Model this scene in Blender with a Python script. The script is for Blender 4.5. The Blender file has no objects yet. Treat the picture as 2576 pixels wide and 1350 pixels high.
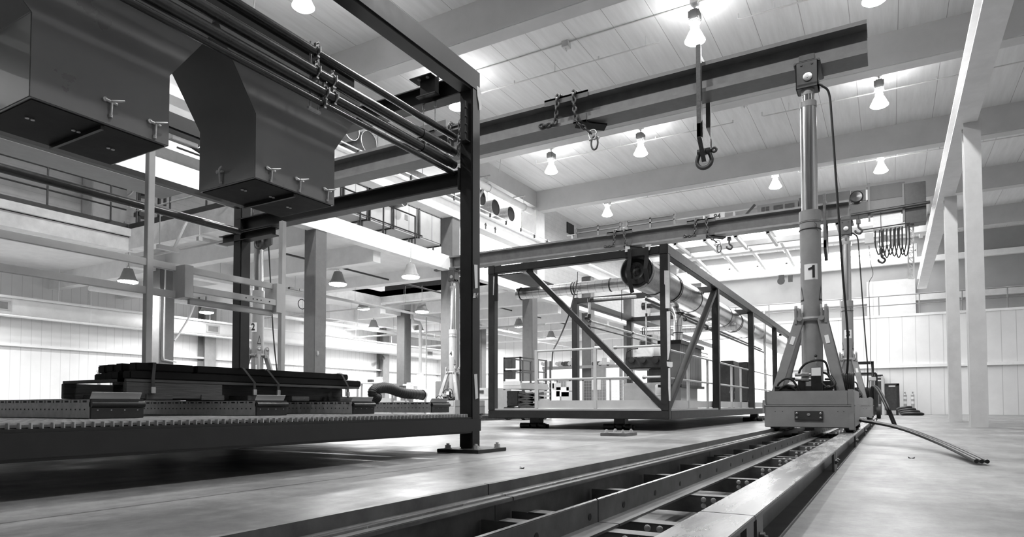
import bpy, bmesh, math, random
from mathutils import Vector, Matrix
random.seed(7)
R = math.radians
sc = bpy.context.scene

# ---------------------------------------------------------------- camera, world, exposure
FPX, CXP, CYP = 1644.6, 1288.0, 963.3           # focal length and principal point for 2576 x 1350
HEAD, PITCH, ROLL, EYE = R(30.063), R(2.010), R(-0.064), 0.45
def cam_axes():
    ch, sh, cp, sp = math.cos(HEAD), math.sin(HEAD), math.cos(PITCH), math.sin(PITCH)
    f = Vector((ch*cp, sh*cp, sp)); r = Vector((sh, -ch, 0)); u = r.cross(f)
    c, s = math.cos(ROLL), math.sin(ROLL)
    return r*c+u*s, u*c-r*s, f
CR, CU, CF = cam_axes()
cd = bpy.data.cameras.new('camera'); cam = bpy.data.objects.new('camera', cd)
sc.collection.objects.link(cam); sc.camera = cam
cd.sensor_fit = 'HORIZONTAL'; cd.sensor_width = 36; cd.lens = 36*FPX/2576
cd.shift_y = (CYP-675)/2576; cd.clip_start = 0.05; cd.clip_end = 400
cam.matrix_world = Matrix(((CR.x, CU.x, -CF.x, 0), (CR.y, CU.y, -CF.y, 0), (CR.z, CU.z, -CF.z, EYE), (0, 0, 0, 1)))

W = bpy.data.worlds.new('world'); sc.world = W; W.use_nodes = True
bg = W.node_tree.nodes['Background']; bg.inputs[0].default_value = (1, 1, 1, 1); bg.inputs[1].default_value = 3.4
sc.view_settings.view_transform = 'Standard'; sc.view_settings.look = 'None'
sc.view_settings.exposure = 1.4; sc.view_settings.gamma = 1.0
sc.view_settings.use_curve_mapping = False
sc.cycles.max_bounces = 8; sc.cycles.diffuse_bounces = 5; sc.cycles.glossy_bounces = 4

def sun(name, rot, e, ang):
    l = bpy.data.lights.new(name, 'SUN'); l.energy = e; l.angle = ang
    o = bpy.data.objects.new(name, l); o.rotation_euler = rot; sc.collection.objects.link(o); return o
def lamp_light(name, loc, e, size, kind='AREA', parent=None, spot=None, up=False):
    l = bpy.data.lights.new(name, kind); l.energy = e
    if kind == 'AREA': l.shape = 'DISK'; l.size = size
    else: l.shadow_soft_size = size
    if kind == 'SPOT' and spot: l.spot_size = spot; l.spot_blend = .6
    o = bpy.data.objects.new(name, l); sc.collection.objects.link(o)
    if parent: o.parent = parent; o.location = Vector(loc)-wloc(parent)
    else: o.location = loc
    if up: o.rotation_euler = (math.pi, 0, 0)
    return o

# ---------------------------------------------------------------- measuring helper: a sight line met with a plane of the hall
def P(px, py, x=None, y=None, z=None):
    d = CR*((px-CXP)/FPX) + CU*(-(py-CYP)/FPX) + CF
    t = (z-EYE)/d.z if z is not None else (x/d.x if x is not None else y/d.y)
    return Vector((0, 0, EYE)) + d*t

# ---------------------------------------------------------------- materials
MATS = {}
def mat(name, g, rough=.5, metal=0., noise=0., nscale=6., bump=0., emit=None, spec=.5, col2=None, stretch=None, coat=0.):
    if name in MATS: return MATS[name]
    m = bpy.data.materials.new(name); m.use_nodes = True; nt = m.node_tree
    b = nt.nodes['Principled BSDF']; MATS[name] = m
    b.inputs['Base Color'].default_value = (g, g, g, 1); b.inputs['Roughness'].default_value = rough
    b.inputs['Metallic'].default_value = metal; b.inputs['Specular IOR Level'].default_value = spec
    b.inputs['Coat Weight'].default_value = coat
    if emit is not None:
        b.inputs['Emission Color'].default_value = (1, 1, 1, 1); b.inputs['Emission Strength'].default_value = emit
    if noise or bump:
        tc = nt.nodes.new('ShaderNodeTexCoord'); mp = nt.nodes.new('ShaderNodeMapping')
        geo = nt.nodes.new('ShaderNodeNewGeometry')
        n = nt.nodes.new('ShaderNodeTexNoise'); n.inputs['Scale'].default_value = nscale; n.inputs['Detail'].default_value = 8
        n.inputs['Roughness'].default_value = .65
        if stretch: mp.inputs['Scale'].default_value = stretch
        nt.links.new(geo.outputs['Position'], mp.inputs[0]); nt.links.new(mp.outputs[0], n.inputs['Vector'])
        if noise:
            g2 = col2 if col2 is not None else g*(1-noise); g1 = min(1, g*(1+noise)) if col2 is None else g
            cr = nt.nodes.new('ShaderNodeValToRGB')
            cr.color_ramp.elements[0].position = .35; cr.color_ramp.elements[1].position = .65
            cr.color_ramp.elements[0].color = (g2, g2, g2, 1); cr.color_ramp.elements[1].color = (g1, g1, g1, 1)
            nt.links.new(n.outputs['Fac'], cr.inputs[0]); nt.links.new(cr.outputs[0], b.inputs['Base Color'])
            rr = nt.nodes.new('ShaderNodeMapRange'); rr.inputs['To Min'].default_value = max(.02, rough-.1); rr.inputs['To Max'].default_value = min(1, rough+.12)
            nt.links.new(n.outputs['Fac'], rr.inputs[0]); nt.links.new(rr.outputs[0], b.inputs['Roughness'])
        if bump:
            bp = nt.nodes.new('ShaderNodeBump'); bp.inputs['Strength'].default_value = bump; bp.inputs['Distance'].default_value = .01
            nt.links.new(n.outputs['Fac'], bp.inputs['Height']); nt.links.new(bp.outputs[0], b.inputs['Normal'])
    return m

def mth(nt, op, a, b=None, c=None):
    n = nt.nodes.new('ShaderNodeMath'); n.operation = op
    for i, v in enumerate((a, b, c)):
        if v is None: continue
        if hasattr(v, 'is_output'): nt.links.new(v, n.inputs[i])
        else: n.inputs[i].default_value = v
    return n.outputs[0]
def pos(nt):
    g = nt.nodes.new('ShaderNodeNewGeometry'); s = nt.nodes.new('ShaderNodeSeparateXYZ'); nt.links.new(g.outputs['Position'], s.inputs[0]); return s
def mixg(nt, fac, g1, g2):          # g1/g2: value or socket
    n = nt.nodes.new('ShaderNodeMix'); n.data_type = 'RGBA'; nt.links.new(fac, n.inputs[0])
    for i, v in ((6, g1), (7, g2)):
        if hasattr(v, 'is_output'): nt.links.new(v, n.inputs[i])
        else: n.inputs[i].default_value = (v, v, v, 1)
    return n.outputs[2]
def line_every(nt, s, period, off, w):     # 1 on a thin line every period
    f = mth(nt, 'PINGPONG', mth(nt, 'ADD', s, off), period/2)
    return mth(nt, 'LESS_THAN', f, w/2)

def make_patterned(name, g, rough, lines, gl, noise=.1, nscale=2., stretch=None, bump=0, waves=None, extra=None):
    """paint with thin lines: lines = [(axis, period, offset, width)]"""
    m = mat(name, g, rough, noise=noise, nscale=nscale, stretch=stretch, bump=bump)
    nt = m.node_tree; b = nt.nodes['Principled BSDF']; s = pos(nt)
    src = b.inputs['Base Color'].links[0].from_socket
    for ax, per, off, w in lines:
        src = mixg(nt, line_every(nt, s.outputs[ax], per, off, w), src, gl)
    nt.links.new(src, b.inputs['Base Color'])
    return m

M_steel   = mat('dark_frame_paint', .010, .42, noise=.25, nscale=9, bump=.05)
M_steel2  = mat('charcoal_frame_paint', .019, .42, noise=.25, nscale=7, bump=.04)
M_black   = mat('black_steel', .016, .3, noise=.3, nscale=14)
M_pipe    = mat('black_pipe_paint', .018, .22, noise=.2, nscale=12)
M_hopper  = mat('satin_sheet_metal', .145, .30, metal=.0, noise=.08, nscale=1.3, coat=.25)
M_galv    = mat('galvanized_steel', .42, .32, metal=.85, noise=.18, nscale=22)
M_galvd   = mat('dull_galvanized', .46, .45, metal=.3, noise=.25, nscale=18)
M_chrome  = mat('polished_steel', .62, .12, metal=1.)
M_brush   = mat('brushed_piston_steel', .48, .22, metal=1., noise=.1, nscale=30, stretch=(1, 1, .05))
M_jack    = mat('gantry_grey_paint', .25, .42, noise=.07, nscale=8)
M_jackd   = mat('gantry_dark_paint', .045, .4, noise=.15, nscale=8)
M_head    = mat('header_beam_paint', .125, .5, noise=.16, nscale=5, bump=.25)
M_headd   = mat('header_dark_steel', .055, .5, noise=.25, nscale=5)
M_rust    = mat('forged_dark_steel', .035, .45, noise=.4, nscale=30, bump=.4)
M_track   = mat('track_grey_paint', .125, .42, noise=.35, nscale=7, bump=.06)
M_tracktop= mat('track_worn_top', .42, .26, metal=.55, noise=.5, nscale=5, bump=.25, col2=.16, stretch=(.5, 3, 1))
M_white   = mat('white_paint', .78, .6, noise=.05, nscale=3)
M_whited  = mat('chipped_white_paint', .80, .6, noise=.12, nscale=2.5, bump=.3)
M_offw    = mat('pale_grey_paint', .50, .5, noise=.06, nscale=3)
M_grey    = mat('mid_grey_paint', .22, .55, noise=.1, nscale=4)
M_lgrey   = mat('light_grey_enamel', .40, .35, noise=.06, nscale=5)
M_col     = mat('grey_painted_concrete', .115, .6, noise=.1, nscale=6, bump=.35)
M_colw    = mat('white_painted_concrete', .66, .6, noise=.06, nscale=5, bump=.2)
M_paper   = mat('white_label', .8, .6)
M_ink     = mat('black_ink', .01, .6)
M_tape    = mat('pale_masking_tape', .62, .7, noise=.06, nscale=20)
M_rubber  = mat('black_rubber', .012, .5, noise=.2, nscale=20)
M_plastic = mat('black_plastic_film', .012, .12, bump=.8, nscale=9, noise=.2)
M_foil    = mat('foil_duct_wrap', .72, .2, metal=1., noise=.12, nscale=11, bump=.35)
M_wood    = mat('weathered_timber', .055, .75, noise=.35, nscale=14, bump=.3, stretch=(.3, 6, 6))
M_glow    = mat('lamp_lens_glow', 1, .5, emit=14.)
M_tube    = mat('fluorescent_tube_glow', 1, .5, emit=5.)
M_dark    = mat('dark_machine_paint', .028, .4, noise=.3, nscale=10)
M_cloth   = mat('grey_fabric_strap', .12, .9)
M_tubes   = mat('matt_black_tube', .007, .6, noise=.2, nscale=10, spec=.15)
M_tray    = mat('zinc_tray_sheet', .42, .42, metal=.35, noise=.15, nscale=18)
M_crane   = mat('crane_grey_paint', .08, .5, noise=.08, nscale=4)
M_cranel  = mat('crane_pale_paint', .16, .5, noise=.08, nscale=4)
M_ballast = mat('ballast_grey', .07, .5)
M_alu     = mat('aluminium', .55, .3, metal=.9)

# floor: power-trowelled concrete with saw cuts
M_floor = mat('sealed_concrete', .40, .3, noise=.001, nscale=1., spec=.35)
def floor_nodes():
    nt = M_floor.node_tree; b = nt.nodes['Principled BSDF']; s = pos(nt)
    g = nt.nodes.new('ShaderNodeNewGeometry')
    def noise(scale, detail, stretch=(1, 1, 1), rough=.6):
        mp = nt.nodes.new('ShaderNodeMapping'); mp.inputs['Scale'].default_value = stretch
        n = nt.nodes.new('ShaderNodeTexNoise'); n.inputs['Scale'].default_value = scale; n.inputs['Detail'].default_value = detail; n.inputs['Roughness'].default_value = rough
        nt.links.new(g.outputs['Position'], mp.inputs[0]); nt.links.new(mp.outputs[0], n.inputs['Vector']); return n.outputs['Fac']
    def ramp(f, p0, g0, p1, g1):
        c = nt.nodes.new('ShaderNodeMapRange'); c.clamp = True
        for k, v in (('From Min', p0), ('From Max', p1), ('To Min', g0), ('To Max', g1)): c.inputs[k].default_value = v
        nt.links.new(f, c.inputs[0]); return c.outputs[0]
    big = ramp(noise(.7, 6), .35, .16, .68, .27)
    fine = ramp(noise(7, 10, (1, 1, 1), .8), .36, .70, .64, 1.18)
    streak = ramp(noise(1.7, 6, (.3, 2.4, 1)), .35, .78, .62, 1.08)
    v = mth(nt, 'MULTIPLY', mth(nt, 'MULTIPLY', big, fine), streak)
    spots = ramp(noise(26, 3), .70, 1., .76, .55)
    v = mth(nt, 'MULTIPLY', v, spots)
    cut = mth(nt, 'MAXIMUM', line_every(nt, s.outputs[1], 6.1, FLOOR_CUT, .022), line_every(nt, s.outputs[0], 7.6, 0.6, .010))
    v = mth(nt, 'MULTIPLY', v, ramp(cut, 0, 1, 1, .35))
    cb = nt.nodes.new('ShaderNodeCombineColor')
    for i in range(3): nt.links.new(v, cb.inputs[i])
    nt.links.new(cb.outputs[0], b.inputs['Base Color'])
    nt.links.new(ramp(noise(1.6, 7), .3, .30, .72, .55), b.inputs['Roughness'])
    bp = nt.nodes.new('ShaderNodeBump'); bp.inputs['Strength'].default_value = .06; bp.inputs['Distance'].default_value = .01
    nt.links.new(noise(14, 6), bp.inputs['Height']); nt.links.new(bp.outputs[0], b.inputs['Normal'])
FLOOR_CUT = -2.98
floor_nodes()

M_ceil = make_patterned('precast_ceiling_paint', .60, .7, [(1, 1.035, .335, .014)], .26, noise=.07, nscale=1.6, stretch=(.35, 4, 1), bump=.05)
M_beam = mat('ceiling_beam_paint', .46, .7, noise=.05, nscale=1.2)
M_siding = make_patterned('white_wall_siding', .74, .5, [(0, .30, 0, .02), ], .60, noise=.04, nscale=1)
M_siding2 = make_patterned('end_wall_siding', .70, .5, [(1, .60, 0, .03)], .50, noise=.04, nscale=1)
M_siding3 = make_patterned('upper_wall_siding', .30, .55, [(1, 1.0, 0, .03), (2, 1.6, 0, .02)], .30, noise=.05, nscale=1)
M_block = make_patterned('painted_blockwork', .45, .7, [(2, .2, 0, .012)], .36, noise=.08, nscale=3)
M_metalpanel = make_patterned('pale_metal_panels', .42, .35, [(0, .62, 0, .03)], .16, noise=.12, nscale=1.2)
M_duct = make_patterned('foil_wrapped_duct', .74, .22, [(0, .16, 0, .006)], .25, noise=.1, nscale=9, bump=.25)
M_duct.node_tree.nodes['Principled BSDF'].inputs['Metallic'].default_value = .95
M_ductv = make_patterned('foil_wrapped_branch', .74, .22, [(1, .16, 0, .006)], .25, noise=.1, nscale=9, bump=.25)
M_ductv.node_tree.nodes['Principled BSDF'].inputs['Metallic'].default_value = .95
M_ductz = make_patterned('foil_wrapped_riser', .74, .22, [(2, .2, 0, .007)], .2, noise=.1, nscale=9, bump=.25)
M_ductz.node_tree.nodes['Principled BSDF'].inputs['Metallic'].default_value = .9
def panel_glass():
    m = bpy.data.materials.new('prismatic_glass'); m.use_nodes = True; b = m.node_tree.nodes['Principled BSDF']
    b.inputs['Base Color'].default_value = (.6, .6, .6, 1); b.inputs['Roughness'].default_value = .3
    b.inputs['Transmission Weight'].default_value = .75; b.inputs['IOR'].default_value = 1.25
    return m
M_prism = panel_glass()

# ---------------------------------------------------------------- geometry collector
class MB:
    def __init__(s): s.v = []; s.f = []
    def add(s, vs, fs):
        o = len(s.v); s.v += [Vector(v) for v in vs]; s.f += [tuple(i+o for i in f) for f in fs]; return s
    def box(s, x0, x1, y0, y1, z0, z1):
        x0, x1 = sorted((x0, x1)); y0, y1 = sorted((y0, y1)); z0, z1 = sorted((z0, z1))
        return s.add([(x0,y0,z0),(x1,y0,z0),(x1,y1,z0),(x0,y1,z0),(x0,y0,z1),(x1,y0,z1),(x1,y1,z1),(x0,y1,z1)],
                     [(3,2,1,0),(4,5,6,7),(0,1,5,4),(1,2,6,5),(2,3,7,6),(3,0,4,7)])
    def frame(s, p, q, up=(0,0,1)):
        p = Vector(p); q = Vector(q); a = (q-p).normalized(); up = Vector(up)
        if abs(a.dot(up)) > .98: up = Vector((1,0,0)) if abs(a.x) < .9 else Vector((0,1,0))
        r = a.cross(up).normalized(); u = r.cross(a); return p, q, a, r, u
    def bar(s, p, q, w, h, up=(0,0,1)):
        p, q, a, r, u = s.frame(p, q, up); c = [(-w/2,-h/2),(w/2,-h/2),(w/2,h/2),(-w/2,h/2)]
        vs = [p+r*x+u*y for x, y in c]+[q+r*x+u*y for x, y in c]
        return s.add(vs, [(0,1,2,3),(7,6,5,4),(1,0,4,5),(2,1,5,6),(3,2,6,7),(0,3,7,4)])
    def sect(s, p, q, poly, up=(0,0,1)):        # sweep a 2-D outline (right, up) from p to q
        p, q, a, r, u = s.frame(p, q, up); n = len(poly)
        vs = [p+r*x+u*y for x, y in poly]+[q+r*x+u*y for x, y in poly]
        return s.add(vs, [tuple(range(n)), tuple(range(2*n-1, n-1, -1))]+[((i+1)%n, i, i+n, (i+1)%n+n) for i in range(n)])
    def ibeam(s, p, q, d, w, tf=.02, tw=.012, up=(0,0,1)):
        a, b, c = w/2, d/2, tw/2
        return s.sect(p, q, [(-a,-b),(a,-b),(a,-b+tf),(c,-b+tf),(c,b-tf),(a,b-tf),(a,b),(-a,b),(-a,b-tf),(-c,b-tf),(-c,-b+tf),(-a,-b+tf)], up)
    def tube(s, pts, r, n=10, closed=False, caps=True):
        pts = [Vector(p) for p in pts]; k = len(pts); rings = []; prev = None
        for i, p in enumerate(pts):
            if closed: t = (pts[(i+1)%k]-pts[i-1]).normalized()
            else: t = (pts[min(i+1,k-1)]-pts[max(i-1,0)]).normalized()
            if prev is None:
                up = Vector((0,0,1)) if abs(t.z) < .9 else Vector((1,0,0)); u = (up-t*up.dot(t)).normalized()
            else:
                u = prev-t*prev.dot(t); u = u.normalized() if u.length > 1e-6 else t.orthogonal().normalized()
            prev = u; w = t.cross(u); rr = r[i] if isinstance(r, (list, tuple)) else r
            rings.append([p+(u*math.cos(2*math.pi*j/n)+w*math.sin(2*math.pi*j/n))*rr for j in range(n)])
        vs = [v for ring in rings for v in ring]; fs = []
        for i in range(k if closed else k-1):
            a = i*n; b = ((i+1)%k)*n
            fs += [(a+j, a+(j+1)%n, b+(j+1)%n, b+j) for j in range(n)]
        if caps and not closed: fs += [tuple(range(n-1,-1,-1)), tuple(range((k-1)*n, k*n))]
        return s.add(vs, fs)
    def cyl(s, p, q, r, r2=None, n=16, caps=True): return s.tube([p, q], [r, r if r2 is None else r2], n, caps=caps)
    def lathe(s, c, prof, n=24, axis=(0,0,1)):   # prof = [(radius, height)]
        c = Vector(c); a = Vector(axis).normalized(); return s.tube([c+a*h for _, h in prof], [max(r,.0005) for r, _ in prof], n)
    def prism_y(s, poly, y0, y1):                 # poly = [(x,z)]
        n = len(poly)
        return s.add([(x,y0,z) for x,z in poly]+[(x,y1,z) for x,z in poly],
            [tuple(range(n)), tuple(range(2*n-1,n-1,-1))]+[((i+1)%n, i, i+n, (i+1)%n+n) for i in range(n)])
    def prism_x(s, poly, x0, x1):                 # poly = [(y,z)]
        n = len(poly)
        return s.add([(x0,y,z) for y,z in poly]+[(x1,y,z) for y,z in poly],
            [tuple(range(n)), tuple(range(2*n-1,n-1,-1))]+[((i+1)%n, i, i+n, (i+1)%n+n) for i in range(n)])
    def ring(s, c, axis, r, t, n=20, m=8):
        c = Vector(c); a = Vector(axis).normalized(); u = a.orthogonal().normalized(); w = a.cross(u)
        return s.tube([c+(u*math.cos(2*math.pi*i/n)+w*math.sin(2*math.pi*i/n))*r for i in range(n)], t, m, closed=True)
    def hexnut(s, c, r, h): return s.cyl(c, Vector(c)+Vector((0,0,h)), r, n=6).cyl(Vector(c)+Vector((0,0,h)), Vector(c)+Vector((0,0,h*1.6)), r*.5, n=10)
    def build(s, name, m, parent=None, bevel=0, sharp=35):
        me = bpy.data.meshes.new(name); bb = [min(v[i] for v in s.v) for i in range(3)], [max(v[i] for v in s.v) for i in range(3)]
        c = Vector(((bb[0][0]+bb[1][0])/2, (bb[0][1]+bb[1][1])/2, bb[0][2]))
        me.from_pydata([v-c for v in s.v], [], s.f)
        bm = bmesh.new(); bm.from_mesh(me); bmesh.ops.recalc_face_normals(bm, faces=bm.faces)
        if bevel: bmesh.ops.bevel(bm, geom=[e for e in bm.edges if len(e.link_faces) == 2 and e.calc_face_angle(0) > .7], offset=bevel, segments=2, affect='EDGES', clamp_overlap=True)
        bm.to_mesh(me); bm.free()
        me.polygons.foreach_set('use_smooth', [True]*len(me.polygons)); me.set_sharp_from_angle(angle=R(sharp))
        me.materials.append(m)
        o = bpy.data.objects.new(name, me); sc.collection.objects.link(o)
        if parent: o.parent = parent; o.location = c-wloc(parent)
        else: o.location = c
        return o
def wloc(o):
    v = Vector((0,0,0))
    while o: v += o.location; o = o.parent
    return v
def tag(o, label=None, cat=None, group=None, kind=None):
    for k, v in (('label', label), ('category', cat), ('group', group), ('kind', kind)):
        if v: o[k] = v
    return o
def thing(name, label, cat, loc, group=None):
    o = bpy.data.objects.new(name, None); sc.collection.objects.link(o); o.location = loc; o.empty_display_size = .1
    return tag(o, label, cat, group)
def struct(name, mb, m, parent=None, bevel=0): return tag(mb.build(name, m, parent, bevel), kind='structure')
def kids(o): return [c for c in bpy.data.objects if c.parent == o]
def dup(o, off=None, parent=None, label=None, group=None):
    c = o.copy(); sc.collection.objects.link(c); c.parent = parent
    if off is not None: c.location = o.location + Vector(off)
    if label: c['label'] = label
    if group: c['group'] = group
    for ch in kids(o): dup(ch, None, c)
    return c
def digit_one(h, loc, right, m, parent):
    r = Vector(right).normalized(); u = Vector((0,0,1)); n = r.cross(u); c = Vector(loc); w = h*.19
    pts = [(.10,-.5),(.10+.19,-.5),(.29,.5),(.12,.5),(.05,.36),(-.20,.28),(-.20,.13),(.10,.20)]
    vs = [c+r*x*h+u*y*h+n*.0 for x, y in pts]+[c+r*x*h+u*y*h+n*.002 for x, y in pts]; k = len(pts)
    return MB().add(vs, [tuple(range(k)), tuple(range(2*k-1,k-1,-1))]+[((i+1)%k, i, i+k, (i+1)%k+k) for i in range(k)]).build('number', m, parent)
def text(name, s, size, loc, right, up, m, parent, depth=.002):
    cu = bpy.data.curves.new(name, 'FONT'); cu.body = s; cu.size = size; cu.align_x = 'CENTER'; cu.align_y = 'CENTER'; cu.extrude = depth; cu.offset = size*.022
    t = bpy.data.objects.new(name, cu); sc.collection.objects.link(t); bpy.context.view_layer.update()
    me = bpy.data.meshes.new_from_object(t.evaluated_get(bpy.context.evaluated_depsgraph_get())); bpy.data.objects.remove(t)
    r = Vector(right).normalized(); u = Vector(up).normalized(); n = r.cross(u)
    M = Matrix(((r.x,u.x,n.x,0),(r.y,u.y,n.y,0),(r.z,u.z,n.z,0),(0,0,0,1))); me.transform(M); me.materials.clear(); me.materials.append(m)
    o = bpy.data.objects.new(name, me); sc.collection.objects.link(o); o.parent = parent
    o.location = Vector(loc)-(wloc(parent) if parent else Vector()); return o
def smooth(pts, n=8):
    out = []
    for i in range(len(pts)-1):
        p0, p1, p2, p3 = pts[max(i-1,0)], pts[i], pts[i+1], pts[min(i+2,len(pts)-1)]
        for k in range(n):
            t = k/n; out.append(.5*((2*p1)+(p2-p0)*t+(2*p0-5*p1+4*p2-p3)*t*t+(3*p1-p0-3*p2+p3)*t**3))
    return out+[pts[-1]]
# ================================================================ THE HALL
nt_=0
def trim(mb, m, bevel=0):
    global nt_; nt_ += 1; return struct('trim_%d' % nt_, mb, m, None, bevel)
struct('floor', MB().box(-12, 75, -14, 40, -.3, 0), M_floor)
struct('ceiling', MB().box(-9, 33.0, -9.2, 14.2, 10.0, 10.3).box(33.0, 43.4, -9.2, -1.6, 10.0, 10.3).box(33.0, 43.4, 12.3, 14.2, 10.0, 10.3).box(42.4, 43.4, -1.6, 12.3, 10.0, 10.3), M_ceil)
sk = MB()                                                              # roof light over the far end, between white purlins
for y in [12.3-1.74*i for i in range(9)]: sk.box(33.0, 42.4, y-.09, y+.09, 9.72, 10.1)
for x in (35.1, 37.2, 39.3): sk.box(x, x+.06, -1.6, 12.3, 10.02, 10.1)
struct('window_20', sk, M_offw)
for x in (-6.5, -.1, 6.28, 12.65, 19.03, 25.5, 31.9, 38.3):            # roof beams across the bay
    trim(MB().box(x, x+.46, -9.0, 13.9, 9.12, 10.02), M_beam, .02)
trim(MB().box(-9, 25.7, 13.5, 13.9, 9.3, 10.02), M_beam)               # eaves beam over the clerestory
# clerestory beyond the mezzanine
glass_cl = mat('frosted_clerestory', .9, .5, emit=.42)
k = 1
for x in range(-8, 24, 4):
    w = struct('window_%d' % k, MB().box(x, x+.12, 20.0, 20.12, 7.9, 9.9).box(x+.12, x+4, 20.0, 20.12, 9.7, 9.9).box(x+2, x+2.06, 20.0, 20.1, 7.9, 9.7), M_white)
    MB().box(x+.12, x+4, 20.05, 20.07, 7.9, 9.7).build('pane', glass_cl, w); k += 1
struct('wall_left_mezzanine', MB().box(-9, 25.2, 19.8, 19.98, 5.2, 7.9), M_block)
struct('wall_left_upper', MB().box(25.7, 43.4, 14.05, 14.4, 5.2, 10.02), M_block)
trim(MB().box(25.3, 26.1, 13.4, 14.1, 5.2, 9.12), M_colw)
trim(MB().box(-9, 25.3, 13.9, 20.4, 9.9, 10.1), M_white)
# left wall of the low bay with its ledge
struct('wall_left', MB().box(-9, 40, 24.8, 25.1, 0, 5.0), M_siding)
trim(MB().box(-9, 33.4, 24.62, 24.8, 2.42, 2.50), M_white)
struct('wall_office', MB().box(33.4, 33.6, 18.6, 24.8, 0, 4.9), M_siding2)
trim(MB().box(33.25, 33.4, 18.6, 24.8, 2.42, 2.50), M_white)
# end wall with the open loading door
door_y0, door_y1, door_z = 5.45, 11.45, 4.45
struct('wall_end', MB().box(40, 40.3, -9.2, door_y0, 0, 5.25).box(40, 40.3, door_y1, 25.1, 0, 5.25).box(40, 40.3, door_y0, door_y1, door_z, 5.25), M_siding2)
d = struct('door_1', MB().box(39.9, 40.35, door_y0-.12, door_y0, 0, door_z+.12).box(39.9, 40.35, door_y1, door_y1+.12, 0, door_z+.12).box(39.9, 40.35, door_y0-.12, door_y1+.12, door_z, door_z+.12), M_white)
struct('wall_end_upper', MB().box(43.2, 43.5, -9.2, 14.3, 5.2, 8.85).box(43.2, 43.5, -9.2, 14.3, 9.62, 10.02).box(43.2, 43.5, -9.2, -1.4, 8.85, 9.62).box(43.2, 43.5, 12.2, 14.3, 8.85, 9.62), M_siding3)
w9 = MB()
for y in [12.2-1.7*i for i in range(9)]: w9.box(43.15, 43.3, y-.05, y+.05, 8.85, 9.62)
struct('window_21', w9.box(43.15, 43.3, -1.4, 12.2, 9.2, 9.26), M_offw)
w9 = MB()
for a_, b_ in (((1895,630),(1911,660)), ((1973,618),(1988,645)), ((1820,635),(1842,668)), ((1752,648),(1778,678))):
    q = P(*a_, z=9.3); w9.bar((q.x-1.2, q.y, 9.28), (43.2, q.y, 9.0), .14, .16)
trim(w9, M_offw)
trim(MB().box(39.96, 43.3, -9.2, 14.1, 5.15, 5.27), M_white)
trim(MB().box(42.9, 43.2, -9.2, 14.0, 8.5, 8.8), M_white)
trim(MB().box(39.86, 40, -9.2, 5.2, 2.45, 2.6), M_white)
trim(MB().box(42.9, 43.2, -9.2, 14.0, 6.35, 6.75), M_offw)
for y in (10.3, 4.2):                                                   # posts of the upper end wall
    trim(MB().box(42.75, 43.2, y-.22, y+.22, 5.2, 8.5), M_offw)
struct('wall_back', MB().box(-9.3, -9, -9.2, 25, 0, 10.3), M_grey)  # unseen; closes the hall behind the camera to cut light from there
struct('wall_right', MB().box(-9, 43.4, -9.2, -9.0, 0, 10.0), M_siding)
# mezzanine slabs and edge beams
trim(MB().box(10.0, 17.3, 12.3, 24.8, 4.98, 5.2).box(17.3, 20.6, 18.2, 24.8, 4.98, 5.2).box(20.6, 40, 12.3, 24.8, 4.98, 5.2).box(-9, 10.0, 17.6, 24.8, 4.98, 5.2), M_white)
trim(MB().box(-9, 40, 12.0, 12.3, 4.76, 5.2), M_whited)                 # long white edge beam
trim(MB().box(9.9, 10.25, 12.3, 17.9, 4.66, 5.2), M_whited)
trim(MB().box(-9, 10.0, 17.6, 17.9, 4.62, 5.2).box(-9, 10.0, 17.5, 17.6, 5.0, 5.2), M_whited)
trim(MB().box(16.9, 17.3, 12.3, 24.8, 4.6, 5.0), M_white)
trim(MB().box(20.6, 20.95, 12.3, 18.2, 4.72, 5.2), M_whited)
trim(MB().box(17.3, 20.6, 18.2, 18.5, 4.6, 5.2), M_whited)
for x in (13.6, 11.3, 22.4, 25.2, 28.0, 30.8, 33.6, 36.4): trim(MB().box(x, x+.3, 12.3, 24.8, 4.45, 4.98), M_white)
for y in (18.2, 21.4): trim(MB().box(20.9, 39.9, y, y+.3, 4.35, 4.98), M_white)
trim(MB().box(10.3, 16.9, 18.2, 18.5, 4.35, 4.98), M_white)
# crane runway girders on both sides
def runway(y, sgn):
    trim(MB().box(-9, 39.5, y-.05, y+.05, 6.5, 7.02).box(-9, 39.5, y-.2, y+.2, 6.46, 6.5).box(-9, 39.5, y-.2, y+.2, 6.98, 7.03).box(-9, 39.5, y-.03, y+.03, 7.03, 7.10), M_white)
runway(12.1, 1); runway(-1.5, -1)
# up-arrows painted on the left runway girder
for i, (px, py) in enumerate(((1222, 568), (1246, 578))):
    c = P(px, py, y=12.04); a = MB(); y = c.y
    a.add([(c.x-.035,y,c.z-.11),(c.x+.035,y,c.z-.11),(c.x+.035,y,c.z+.02),(c.x-.035,y,c.z+.02),(c.x-.09,y,c.z+.02),(c.x+.09,y,c.z+.02),(c.x,y,c.z+.12)], [(0,1,2,3),(4,5,6)])
    tag(a.build('arrow_mark', M_ink), ['black painted up arrow on the white runway girder, nearer the dark post', 'black painted up arrow on the white runway girder, further from the dark post'][i], 'arrow')

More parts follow.
